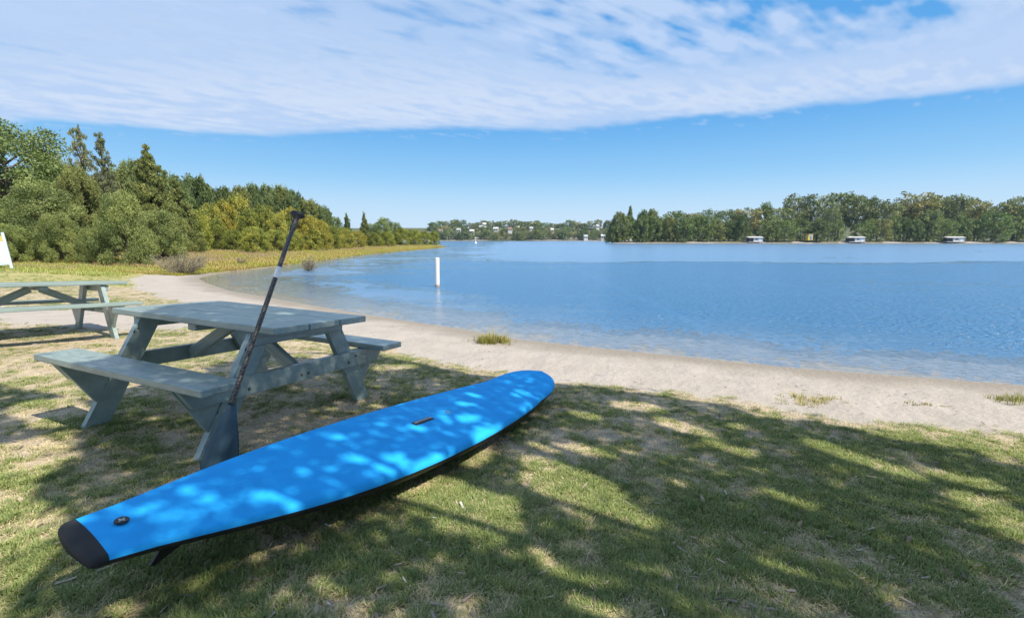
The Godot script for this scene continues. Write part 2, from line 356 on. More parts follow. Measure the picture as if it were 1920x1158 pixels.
func ring_radius(i: int) -> float:
	return 0.5 * pow(1.0125, i) if i < 340 else 0.5 * pow(1.0125, 340) * pow(1.045, i - 340)


func spoke(j: int) -> float:
	# fine steps ahead of the camera, coarse behind
	return deg_to_rad(-64.0 + j * 0.25) if j <= 512 else deg_to_rad(64.0 + (j - 512) * 4.0)


const RINGS := 452
const SPOKES := 570


func ground_ring(i: int) -> void:
	var r := ring_radius(i)
	var v := PackedVector3Array()
	var c := PackedColorArray()
	var k := PackedFloat32Array()
	v.resize(SPOKES)
	c.resize(SPOKES)
	k.resize(SPOKES * 2)
	for j in SPOKES:
		var a := spoke(j)
		var p := Vector2(sin(a), -cos(a)) * r
		var d := inland(p)
		v[j] = Vector3(p.x, height(p, d), p.y)
		c[j] = ground_colour(p, d)
		k[j * 2] = d
		k[j * 2 + 1] = sward(p, d) if d > 0 else 0.0
	slots[i] = [v, c, k]


func threaded(work: Callable, count: int) -> void:
	slots = []
	slots.resize(count)
	var id := WorkerThreadPool.add_group_task(work, count, -1, true)
	WorkerThreadPool.wait_for_group_task_completion(id)


func build_ground() -> void:
	threaded(ground_ring, RINGS)
	var all := PackedVector3Array()
	var colours := PackedColorArray()
	var keys := PackedFloat32Array()
	for s in slots:
		all.append_array(s[0])
		colours.append_array(s[1])
		keys.append_array(s[2])
	var normals := PackedVector3Array()
	normals.resize(all.size())
	for i in RINGS:
		for j in SPOKES:
			var n := i * SPOKES + j
			var dr := all[mini(i + 1, RINGS - 1) * SPOKES + j] - all[maxi(i - 1, 0) * SPOKES + j]
			var da := all[i * SPOKES + (j + 1) % SPOKES] - all[i * SPOKES + (j + SPOKES - 1) % SPOKES]
			var u := da.cross(dr)
			normals[n] = (u if u.y > 0 else -u).normalized()
	var lists := [PackedInt32Array(), PackedInt32Array(), PackedInt32Array()]
	for i in RINGS - 1:
		for j in SPOKES:
			var a := i * SPOKES + j
			var b := i * SPOKES + (j + 1) % SPOKES
			var c := a + SPOKES
			var d := b + SPOKES
			var where := 2 if keys[a * 2] <= -0.05 else (0 if keys[a * 2 + 1] > 0.5 else 1)
			lists[where].append_array(PackedInt32Array([a, d, b, a, c, d]))
	# the ring in the middle, under the camera
	for j in SPOKES - 2:
		lists[0].append_array(PackedInt32Array([0, j + 1, j + 2]))
	var names := ["ground", "beach", "lake_bed"]
	for q in 3:
		var arrays := []
		arrays.resize(Mesh.ARRAY_MAX)
		var remap := PackedInt32Array()
		remap.resize(all.size())
		remap.fill(-1)
		var v := PackedVector3Array()
		var nn := PackedVector3Array()
		var cc := PackedColorArray()
		var ids := PackedInt32Array()
		for t in lists[q]:
			if remap[t] < 0:
				remap[t] = v.size()
				v.append(all[t])
				nn.append(normals[t])
				cc.append(colours[t])
			ids.append(remap[t])
		arrays[Mesh.ARRAY_VERTEX] = v
		arrays[Mesh.ARRAY_NORMAL] = nn
		arrays[Mesh.ARRAY_COLOR] = cc
		arrays[Mesh.ARRAY_INDEX] = ids
		var mesh := ArrayMesh.new()
		mesh.add_surface_from_arrays(Mesh.PRIMITIVE_TRIANGLES, arrays)
		var o := part(names[q], mesh, [M.soil, M.sand, M.bed][q], self)
		o.set_meta("kind", "structure")


func wind(p: Vector2) -> float:
	# how ruffled the water is: wind lanes lying across the lake
	var r := p.length()
	var n := patch_noise.get_noise_2d(p.x * 0.03 + 5, p.y * 0.09)
	var fine := patch_noise.get_noise_2d(p.x * 0.16, p.y * 0.6 + 31)
	var w := 0.42 + 0.5 * n + 0.6 * fine
	# the pale far lane
	w -= 0.75 * smoothstep(31.0, 37.0, -p.y + 10.0 * n) * smoothstep(-10.0, 2.0, p.x + 14.0 * n - p.y * 0.02)
	# the dark lane before it, ruffled by the breeze, and light ripples close to the beach
	w += 0.62 * smoothstep(10.0, 13.0, r + 3.5 * n - 0.12 * p.x + 1.6 * minf(p.x, 0.0)) * (1.0 - smoothstep(29.0, 36.0, -p.y + 10.0 * n)) * smoothstep(-9.0, -3.0, p.x + 3.0 * n + 0.1 * (r - 14.0))
	w -= 0.24 * (1.0 - smoothstep(9.0, 12.5, r + 3.5 * n - 0.12 * p.x + 1.6 * minf(p.x, 0.0)))
	w += 0.3 * smoothstep(34.0, 44.0, -p.y) * (1.0 - smoothstep(-10.0, 0.0, p.x))
	return w


func build_water() -> void:
	var n0 := 120
	var v := PackedVector3Array()
	var nn := PackedVector3Array()
	var tt := PackedFloat32Array()
	var spokes := 300
	var rings := 250
	var field := PackedFloat32Array()
	var deep := PackedFloat32Array()
	for i in rings:
		var r := 4.0 * pow(1.0205, i)
		for j in spokes:
			var a := deg_to_rad(-75.0 + 165.0 * j / (spokes - 1))
			var p := Vector2(sin(a), -cos(a)) * r
			v.append(Vector3(p.x, WATER, p.y))
			nn.append(Vector3.UP)
			deep.append(inland(p))
			field.append(wind(p))
	var lists := [PackedInt32Array(), PackedInt32Array(), PackedInt32Array(), PackedInt32Array(), PackedInt32Array(), PackedInt32Array()]
	for i in rings - 1:
		for j in spokes - 1:
			var a := i * spokes + j
			if minf(minf(deep[a], deep[a + 1]), minf(deep[a + spokes], deep[a + spokes + 1])) > 0.4:
				continue
			var w := field[a] + rng.randf_range(-0.12, 0.12)
			var q := 0 if w < 0.25 else (1 if w < 0.5 else (2 if w < 0.8 else 3))
			var away := -deep[a] + rng.randf_range(-0.25, 0.25) + 0.8 * patch_noise.get_noise_2d(v[a].x * 1.2, v[a].z * 1.2)
			if v[a].x < -5.0 and v[a].z > -27.0:
				away *= 0.75
			else:
				away += 0.35
			if away < 0.5:
				q = 4
			elif away < 1.9:
				q = 5
			lists[q].append_array(PackedInt32Array([a, a + spokes + 1, a + 1, a, a + spokes, a + spokes + 1]))
	var mesh := ArrayMesh.new()
	var n := 0
	for q in 6:
		if lists[q].is_empty():
			continue
		var arrays := []
		arrays.resize(Mesh.ARRAY_MAX)
		arrays[Mesh.ARRAY_VERTEX] = v
		arrays[Mesh.ARRAY_NORMAL] = nn
		arrays[Mesh.ARRAY_INDEX] = lists[q]
		mesh.add_surface_from_arrays(Mesh.PRIMITIVE_TRIANGLES, arrays)
		mesh.surface_set_material(n, M.water[q])
		n += 1
	var o := MeshInstance3D.new()
	o.name = "water"
	o.mesh = mesh
	add_child(o)
	o.set_meta("kind", "structure")


# ---------------------------------------------------------------- sky
const SKY_W := 3072
const SKY_H := 1536


func sky_row(row: int) -> void:
	var out := PackedByteArray()
	out.resize(SKY_W * 3)
	var el := PI / 2 - (row + 0.5) / SKY_H * PI
	var up := sin(el)
	var flat := cos(el)
	var deg := rad_to_deg(el)
	# clear air: pale at the horizon, deepening quickly
	var low := Color(0.64, 0.82, 0.98)
	var mid := Color(0.34, 0.655, 0.97)
	var high := Color(0.125, 0.42, 0.86)
	var top := Color(0.06, 0.25, 0.66)
	var air := low.lerp(mid, smoothstep(0.5, 8.5, deg))
	air = air.lerp(high, smoothstep(4.5, 15.0, deg))
	air = air.lerp(top, smoothstep(12.0, 45.0, deg))
	for x in SKY_W:
		var c := air
		if up > 0.004:
			var az := (x + 0.5) / SKY_W * TAU
			var px := sin(az) * flat / up
			var pz := -cos(az) * flat / up
			if pz > -7.5:
				# the streaks of the sheet run from lower left to upper right
				var u := px * 0.80 - pz * 0.60
				var w := px * 0.60 + pz * 0.80
				var rim := -4.55 + 0.075 * maxf(px, 0.0) * maxf(px, 0.0) + 0.12 * maxf(px, 0.0) + 0.30 * maxf(-px - 3.1, 0.0)
				var n1 := cloud_noise.get_noise_2d(u * 0.9, w * 1.7)
				var n2 := cloud_fine.get_noise_2d(u * 3.6, w * 7.5)
				var n4 := cloud_fine.get_noise_2d(u * 0.9 + 50.0, w * 11.0)
				var n3 := cloud_noise.get_noise_2d(px * 0.5 + 17.0, pz * 0.8 + 3.0)
				var inside := (pz - rim) + cloud_noise.get_noise_2d(px * 1.1 + 7.0, pz * 0.5) * 0.34 + n2 * 0.10
				var cover := smoothstep(-0.06, 0.24, inside) * (0.82 + 0.18 * smoothstep(0.1, 0.6, inside))
				var thin := smoothstep(0.9, 2.6, pz - rim)
				var right := smoothstep(-0.4, 1.0, px) * thin
				# a thinner, torn part high on the right
				var torn := exp(-(pow((px - 0.75) / 0.85, 2.0) + pow((pz + 2.45) / 0.5, 2.0)))
				var calm := lerpf(0.55, 1.0, smoothstep(-0.6, 0.5, px))
				var a := cover * clampf(0.95 - 0.24 * thin - 0.10 * right - 0.40 * torn + n2 * calm * (0.30 + 0.60 * thin + 0.50 * right) + n1 * calm * (0.12 + 0.36 * thin + 0.95 * right) + n3 * (0.18 + 0.42 * thin) + n4 * calm * (0.10 + 0.30 * thin + 0.55 * right), 0.0, 0.985)
				a = maxf(a, 0.4 * smoothstep(0.30, 0.5, n2) * smoothstep(-0.55, -0.1, inside) * (1.0 - cover))
				a *= smoothstep(0.0, 5.0, deg)
				var light := Color(0.69, 0.785, 0.955).lerp(Color(0.50, 0.66, 0.93), clampf(0.45 + n3 * 1.6 + n1 * 0.8 + n2 * 1.6 + n4 * 0.8, 0.0, 1.0))
				c = air.lerp(light, a)
		c = c.linear_to_srgb()
		out[x * 3] = clampi(int(c.r * 255.0 + 0.5), 0, 255)
		out[x * 3 + 1] = clampi(int(c.g * 255.0 + 0.5), 0, 255)
		out[x * 3 + 2] = clampi(int(c.b * 255.0 + 0.5), 0, 255)
	slots[row] = out


func build_sky() -> Sky:
	threaded(sky_row, SKY_H / 2)
	var d := PackedByteArray()
	for s in slots:
		d.append_array(s)
	var ground := PackedByteArray()
	for x in SKY_W:
		ground.append_array(PackedByteArray([168, 186, 205]))
	for r in SKY_H / 2:
		d.append_array(ground)
	var im := Image.create_from_data(SKY_W, SKY_H, false, Image.FORMAT_RGB8, d)
	var pm := PanoramaSkyMaterial.new()
	pm.panorama = ImageTexture.create_from_image(im)
	var sky := Sky.new()
	sky.sky_material = pm
	return sky


# ---------------------------------------------------------------- materials
func build_materials() -> void:
	var grain := noise_image(512, 0.02, 5, 3)
	var speck := noise_image(512, 0.11, 4, 8)
	var soft := noise_image(512, 0.008, 4, 21)
	M.soil = mat(Color(1, 1, 1), 0.95, true)
	M.soil.albedo_texture = straw_texture(grain)
	M.soil.normal_enabled = true
	M.soil.normal_texture = bumps(speck, 6.0)
	M.soil.normal_scale = 1.0
	triplanar(M.soil, Vector3.ONE * 0.62, true)
	M.sand = mat(Color(1, 1, 1), 0.95, true)
	M.sand.albedo_texture = tinted(speck, 0.78, 1.0)
	M.sand.normal_enabled = true
	M.sand.normal_texture = bumps(noise_image(512, 0.03, 5, 31), 3.5)
	triplanar(M.sand, Vector3.ONE * 0.7, true)
	M.bed = mat(Color(1, 1, 1), 0.95, true)
	M.bed.albedo_texture = tinted(grain, 0.7, 1.0)
	triplanar(M.bed, Vector3.ONE * 0.35, true)
	var ripples := noise_image(1024, 0.03, 4, 77)
	var waves := bumps(ripples, 10.0)
	var water := []
	# smooth far water, light ripples, ripples, wind-ruffled, then two of shallows where the bed shows
	var rough := [0.25, 0.09, 0.15, 0.20, 0.08, 0.08]
	var bent := [0.14, 0.20, 0.55, 1.5, 0.18, 0.20]
	var body := [0.50, 0.50, 0.62, 0.72, 0.08, 0.28]
	for q in 6:
		var w := mat(Color(0.05, 0.22, 0.47), rough[q])
		w.transparency = BaseMaterial3D.TRANSPARENCY_ALPHA
		w.albedo_color.a = body[q]
		w.normal_enabled = true
		w.normal_texture = waves
		w.normal_scale = bent[q]
		triplanar(w, Vector3(0.16, 0.3, 0.34), true)
		water.append(w)
	M.water = water
	# painted timber: pale grey green, brushed along the grain and rubbed
	var streaks := noise_image(512, 0.012, 5, 51)
	M.paint = mat(Color(0.28, 0.365, 0.355), 0.28)
	M.paint.albedo_texture = tinted(streaks, 0.84, 1.02)
	M.paint.normal_enabled = true
	M.paint.normal_texture = bumps(noise_image(512, 0.03, 4, 52), 3.0)
	M.paint.normal_scale = 0.5
	triplanar(M.paint, Vector3(0.5, 7.0, 7.0))
	# the same paint on the slanting pieces, whose grain is not along their x axis
	M.paint_cut = M.paint.duplicate()
	M.paint_cut.albedo_texture = tinted(noise_image(512, 0.01, 5, 53), 0.86, 1.02)
	triplanar(M.paint_cut, Vector3(1.2, 1.2, 1.2))
	M.bolt = mat(Color(0.12, 0.12, 0.12), 0.5)
	M.bolt.metallic = 0.7
	# the board
	M.deck = mat(Color(0.022, 0.42, 0.96), 0.7)
	M.deck.metallic_specular = 0.25
	M.deck.albedo_texture = tinted(noise_image(512, 0.006, 3, 61), 0.93, 1.0)
	M.deck.normal_enabled = true
	M.deck.normal_texture = bumps(noise_image(512, 0.2, 2, 62), 1.5)
	M.deck.normal_scale = 0.35
	triplanar(M.deck, Vector3.ONE * 1.4)
	M.black = mat(Color(0.012, 0.013, 0.014), 0.45)
	M.foam = mat(Color(0.014, 0.016, 0.018), 0.75)
	M.foam.normal_enabled = true
	M.foam.normal_texture = bumps(noise_image(256, 0.2, 2, 63), 4.0)
	triplanar(M.foam, Vector3.ONE * 8.0)
	M.silver = mat(Color(0.35, 0.37, 0.38), 0.4)
	M.fibre = mat(Color(1, 1, 1), 0.35)
	M.fibre.albedo_texture = fibre_texture()
	triplanar(M.fibre, Vector3(9.0, 6.0, 9.0))
	M.blade = mat(Color(0.065, 0.13, 0.18), 0.34)
	M.blade.albedo_texture = tinted(noise_image(256, 0.01, 4, 64), 0.75, 1.0)
	triplanar(M.blade, Vector3(6, 0.8, 6))
	M.white = mat(Color(0.78, 0.79, 0.78), 0.5)
	M.pale_blue = mat(Color(0.52, 0.62, 0.72), 0.5)
	M.post = mat(Color(0.74, 0.73, 0.70), 0.6)
	M.post.albedo_texture = tinted(noise_image(256, 0.02, 4, 65), 0.82, 1.0)
	triplanar(M.post, Vector3(6, 0.8, 6))
	M.rust = mat(Color(0.42, 0.30, 0.19), 0.85)
	M.yellow = mat(Color(0.62, 0.46, 0.10), 0.6)
	M.print_green = mat(Color(0.22, 0.30, 0.08), 0.6)
	M.tan = mat(Color(0.60, 0.50, 0.35), 0.6)
	M.print_blue = mat(Color(0.45, 0.60, 0.78), 0.6)
	M.blue_door = mat(Color(0.10, 0.24, 0.36), 0.5)
	M.dark = mat(Color(0.03, 0.035, 0.04), 0.7)
	M.roof_grey = mat(Color(0.36, 0.38, 0.41), 0.6)
	M.roof_brown = mat(Color(0.23, 0.15, 0.11), 0.8)
	M.wall_cream = mat(Color(0.46, 0.43, 0.37), 0.8)
	M.wall_white = mat(Color(0.50, 0.51, 0.52), 0.8)
	M.glass = mat(Color(0.05, 0.07, 0.09), 0.12)
	M.bark = mat(Color(0.13, 0.105, 0.08), 0.9)
	M.bark.albedo_texture = tinted(speck, 0.6, 1.0)
	triplanar(M.bark, Vector3(2, 0.5, 2))
	M.pale_bark = mat(Color(0.42, 0.38, 0.33), 0.8)
	M.pale_bark.albedo_texture = tinted(soft, 0.6, 1.0)
	triplanar(M.pale_bark, Vector3(0.6, 0.25, 0.6))
	M.twig = mat(Color(0.23, 0.20, 0.15), 0.9)
	M.leaf = mat(Color(1, 1, 1), 0.65, true)
	M.leaf.backlight_enabled = true
	M.leaf.backlight = Color(0.7, 0.75, 0.4)
	M.leaves = []
	for c in [Color(1, 1, 1), Color(0.72, 0.82, 0.74), Color(1.0, 0.92, 0.78), Color(0.86, 0.93, 0.92), Color(0.62, 0.70, 0.62), Color(1.2, 1.2, 1.15)]:
		var k: StandardMaterial3D = M.leaf.duplicate()
		k.albedo_color = c.linear_to_srgb()
		M.leaves.append(k)
	M.grass = mat(Color(1, 1, 1), 0.7, true)
	M.grass.backlight_enabled = true
	M.grass.backlight = Color(0.7, 0.75, 0.45)
	M.litter = mat(Color(1, 1, 1), 0.9, true)


# dead straw and crumbs lying on dry soil
func straw_texture(base: Image) -> ImageTexture:
	var size := 1024
	var im: Image = base.duplicate()
	im.resize(size, size)
	var d := im.get_data()
	for i in range(0, d.size(), 4):
		var v := d[i] / 255.0
		var k := 0.80 + 0.2 * v
		d[i] = int(k * 255)
		d[i + 1] = int(k * 252)
		d[i + 2] = int(k * 246)
	im = Image.create_from_data(size, size, false, Image.FORMAT_RGBA8, d)
	var r := RandomNumberGenerator.new()
	r.seed = 99
	for n in 16000:
		var x := r.randf() * size
		var y := r.randf() * size
		var a := r.randf() * TAU
		var l := r.randi_range(5, 22)
		var bright := r.randf()
		var c := Color(1, 0.98, 0.92) if bright > 0.55 else (Color(0.78, 0.74, 0.66) if bright > 0.25 else Color(0.45, 0.42, 0.36))
		var bend := r.randf_range(-0.03, 0.03)
		for s in l:
			x += cos(a)
			y += sin(a)
			a += bend
			im.set_pixel(posmod(int(x), size), posmod(int(y), size), c)
	im.generate_mipmaps()
	return ImageTexture.create_from_image(im)


# woven carbon: short slanted flecks of brown and black
func fibre_texture() -> ImageTexture:
	var im := Image.create(64, 64, false, Image.FORMAT_RGB8)
	for y in 64:
		for x in 64:
			var k := (posmod(x + y, 16) < 7) != (posmod(x - y * 2, 32) < 9)
			var c := Color(0.15, 0.115, 0.085) if k else Color(0.022, 0.02, 0.02)
			im.set_pixel(x, y, c.linear_to_srgb())
	return ImageTexture.create_from_image(im)


# ---------------------------------------------------------------- picnic tables
func make_table(label: String, where: Transform3D) -> Node3D:
	var t := thing("picnic_table", label, "picnic table", Vector3.ZERO, "matching picnic tables on the lawn")
	t.transform = where
	var length := 1.70
	for k in 3:
		part("top_plank", cbox(Vector3(length, 0.045, 0.270)), M.paint, t, Transform3D(Basis.from_euler(Vector3(0.002 * (k - 1), 0, 0.001 * k)), Vector3(0.002 * (k - 1), 0.7315 + 0.0012 * k, (k - 1) * 0.2795)))
	for s in [-1, 1]:
		part("seat_plank", cbox(Vector3(length, 0.045, 0.243)), M.paint, t, Transform3D(Basis.IDENTITY, Vector3(0.003 * s, 0.4605, s * 0.7495)))
		part("top_cleat", cbox(Vector3(0.76, 0.085, 0.04)), M.paint, t, Transform3D(Basis(Vector3.UP, PI / 2), Vector3(s * 0.627, 0.664, 0)))
		var beam := part("seat_beam", plate(PackedVector2Array([Vector2(-0.785, 0.320), Vector2(0.785, 0.320), Vector2(0.860, 0.4365), Vector2(-0.860, 0.4365)]), 0.045), M.paint_cut, t, Transform3D(Basis.IDENTITY, Vector3(s * 0.630, 0, 0)))
		for e in [-0.52, -0.44, -0.03, 0.03, 0.44, 0.52]:
			part("bolt", cbox(Vector3(0.018, 0.018, 0.012), 0.004), M.bolt, beam, Transform3D(Basis(Vector3.UP, PI / 2), Vector3(s * 0.024, 0.398 if absf(e) > 0.5 else 0.358, e)))
		for e in [-1, 1]:
			# the slanting leg and the panel that fills the corner below the seat
			var a := Vector3(s * 0.584, -0.04, e * 0.690)
			var b := Vector3(s * 0.584, 0.706, e * 0.300)
			part("leg", plate(PackedVector2Array([Vector2(e * 0.615, -0.05), Vector2(e * 0.765, -0.05), Vector2(e * 0.375, 0.706), Vector2(e * 0.225, 0.706)]), 0.044), M.paint_cut, t, Transform3D(Basis.IDENTITY, Vector3(s * 0.584, 0, 0)))
			part("gusset", plate(PackedVector2Array([Vector2(e * 0.668, 0.137), Vector2(e * 0.862, 0.435), Vector2(e * 0.519, 0.435)]), 0.030), M.paint_cut, t, Transform3D(Basis.IDENTITY, Vector3(s * 0.580, 0, 0)))
		part("brace", cbox(Vector3(0.62, 0.088, 0.044)), M.paint, t, bar(Vector3(s * 0.60, 0.365, 0), Vector3(s * 0.045, 0.672, 0), Vector3(0, 0, 1)) * Transform3D(Basis(Vector3.RIGHT, PI / 2), Vector3.ZERO))
	part("middle_cleat", cbox(Vector3(0.74, 0.05, 0.085)), M.paint, t, Transform3D(Basis(Vector3.UP, PI / 2), Vector3(0, 0.683, 0)))
	return t


func table_place(x: float, y: float, z: float, turn: float, ta: float, tb: float) -> Transform3D:
	var a := Vector3(cos(turn), ta, -sin(turn)).normalized()
	var b := Vector3(sin(turn), tb, cos(turn))
	b = (b - a * a.dot(b)).normalized()
	return Transform3D(Basis(a, b.cross(a), b), Vector3(x, y, z))


# ---------------------------------------------------------------- paddleboard
const BOARD_HALF := [0.149, 0.179, 0.224, 0.267, 0.305, 0.335, 0.357, 0.373, 0.383, 0.388, 0.388, 0.384, 0.377, 0.367, 0.353, 0.336, 0.314, 0.285, 0.244, 0.182, 0.0]
const BOARD_L := 3.19


func board_half(s: float) -> float:
	var f := clampf(s / BOARD_L, 0.0, 1.0) * 20.0
	if f > 17.0:
		# a round nose
		var q := (f - 17.0) / 3.0
		return 0.935 * 0.285 * pow(maxf(0.0, 1.0 - pow(q, 2.7)), 0.5)
	var i := mini(int(f), 19)
	return 0.935 * lerpf(BOARD_HALF[i], BOARD_HALF[i + 1], f - i)


# one ring of the board: from the left rail over the deck (over) or under the hull
func board_ring(s: float, over: bool) -> Array:
	var w := maxf(board_half(s), 0.012)
	var q := s / BOARD_L
	var thin := lerpf(1.0, 0.45, smoothstep(0.80, 1.0, q)) * lerpf(0.55, 1.0, smoothstep(0.0, 0.3, q))
	var r := minf(0.037 * thin, w * 0.8)
	var sag := -0.035 * sin(PI * q) + 0.05 * pow(maxf(0.0, q - 0.8) / 0.2, 2.0)
	var belly := 0.082 * thin
	var pts := []
	var count := 8
	if over:
		for k in count + 1:
			var a := deg_to_rad(lerpf(8.0, 90.0, float(k) / count))
			pts.append(Vector3(s, -r + r * sin(a) + sag, -(w - r) - r * cos(a)))
		for k in range(1, 8):
			var u := -1.0 + k / 4.0
			pts.append(Vector3(s, sag + 0.016 * thin * (1.0 - u * u), u * (w - r)))
		for k in count + 1:
			var a := deg_to_rad(lerpf(90.0, 8.0, float(k) / count))
			pts.append(Vector3(s, -r + r * sin(a) + sag, (w - r) + r * cos(a)))
	else:
		for k in count + 1:
			var a := deg_to_rad(lerpf(8.0, -90.0, float(k) / count))
			pts.append(Vector3(s, -r + r * sin(a) + sag, (w - r) + r * cos(a)))
		for k in range(1, 6):
			var u := 1.0 - k / 3.0
			pts.append(Vector3(s, sag - lerpf(2 * r, belly, 1.0 - u * u), u * (w - r)))
		for k in count + 1:
			var a := deg_to_rad(lerpf(-90.0, 8.0, float(k) / count))
			pts.append(Vector3(s, -r + r * sin(a) + sag, -(w - r) - r * cos(a)))
	return pts


func skin(rings: Array, closed_ends := false) -> ArrayMesh:
	var v := PackedVector3Array()
	var ids := PackedInt32Array()
	var n: int = rings[0].size()
	for r in rings:
		for p in r:
			v.append(p)
	for i in rings.size() - 1:
		for j in n - 1:
			var a := i * n + j
			ids.append_array(PackedInt32Array([a, a + 1, a + n, a + 1, a + n + 1, a + n]))
	if closed_ends:
		for j in range(1, n - 1):
			ids.append_array(PackedInt32Array([0, j + 1, j]))
			var z := (rings.size() - 1) * n
			ids.append_array(PackedInt32Array([z, z + j, z + j + 1]))
	var st := SurfaceTool.new()
	st.begin(Mesh.PRIMITIVE_TRIANGLES)
	for p in v:
		st.add_vertex(p)
	for i in ids:
		st.add_index(i)
	st.generate_normals()
	return st.commit()


func build_board() -> void:
	var tail := Vector3(-1.380, 0.350, -1.345)
	var nose := Vector3(0.255, 0.060, -4.060)
	var roll := -0.099
	var e := (nose - tail).normalized()
	var r := e.cross(Vector3.UP).normalized()
	var u := r.cross(e)
	var r2 := r * cos(roll) + u * sin(roll)
	var u2 := r2.cross(e)
	var b := thing("paddleboard", "bright blue stand-up paddleboard with black tail lying on the lawn", "paddleboard", tail)
	b.transform = Transform3D(Basis(e, u2, r2), tail + u2 * 0.010)
	var over := []
	var under := []
	for k in 73:
		var s := lerpf(0.035, BOARD_L - 0.002, 1.0 - pow(1.0 - k / 72.0, 1.35))
		over.append(board_ring(s, true))
		under.append(board_ring(s, false))
	var deck := part("deck", skin(over), M.deck, b)
	deck.set_meta("label", "bright blue foam deck")
	part("hull", skin(under), M.black, b)
	# the black block that caps the tail: over and under rings joined, rounded off behind
	var cap := []
	for k in 9:
		var t := k / 8.0
		var s := lerpf(-0.012, 0.0345, t)
		var squeeze := sqrt(clampf(1.0 - pow(1.0 - t, 3.2), 0.02, 1.0))
		var ring := board_ring(maxf(s, 0.0345), true)
		var low := board_ring(maxf(s, 0.0345), false)
		ring.append_array(low.slice(1))
		var out := []
		for p in ring:
			out.append(Vector3(s - 0.012 * (1.0 - pow(p.z / 0.15, 2)) * (1 - t), lerpf(-0.025, p.y, squeeze) + 0.001, p.z * lerpf(0.80, 1.004, squeeze)))
		cap.append(out)
	var block := part("tail_block", skin(cap, true), M.foam, b)
	block.set_meta("label", "black square tail block")
	# the fin that props the tail up
	var fin := PackedVector2Array([Vector2(0.235, -0.05), Vector2(0.41, -0.06), Vector2(0.37, -0.12), Vector2(0.31, -0.16), Vector2(0.215, -0.205), Vector2(0.20, -0.20), Vector2(0.225, -0.16), Vector2(0.235, -0.12)])
	var st := plate(fin, 0.014)
	part("fin", st, M.black, b, Transform3D(Basis(Vector3.UP, PI / 2) , Vector3(0, 0, 0)))
	# carry handle, vent plug and the badge near the tail
	var handle := Node3D.new()
	handle.name = "handle"
	b.add_child(handle)
	handle.position = Vector3(1.62, 0.0, 0.0)
	var hs := -0.035 * sin(PI * 1.62 / BOARD_L) + 0.016
	part("rim", cbox(Vector3(0.165, 0.010, 0.046), 0.004), M.black, handle, Transform3D(Basis.IDENTITY, Vector3(0, hs, 0)))
	part("grip", cbox(Vector3(0.145, 0.012, 0.014), 0.004), M.silver, handle, Transform3D(Basis.IDENTITY, Vector3(0, hs + 0.006, 0)))
	var vs := 1.86
	part("vent_plug", lathe([Vector2(0.0, -0.003), Vector2(0.018, -0.003), Vector2(0.018, 0.003), Vector2(0.013, 0.005), Vector2(0.0, 0.004)]), M.blue_door, b, Transform3D(Basis.IDENTITY, Vector3(vs, -0.035 * sin(PI * vs / BOARD_L) + 0.016, 0.0)))
	var badge := part("badge", lathe([Vector2(0.0, -0.003), Vector2(0.021, -0.003), Vector2(0.021, 0.001), Vector2(0.019, 0.003), Vector2(0.015, 0.0015), Vector2(0.0, 0.0015)], 24), M.black, b, Transform3D(Basis.IDENTITY, Vector3(0.115, 0.0145, 0.0)))
	for a in [0.5, 0.5 + PI / 2]:
		part("badge_mark", cbox(Vector3(0.024, 0.003, 0.006), 0.001), M.silver, badge, Transform3D(Basis(Vector3.UP, a), Vector3(0, 0.0022, 0)))


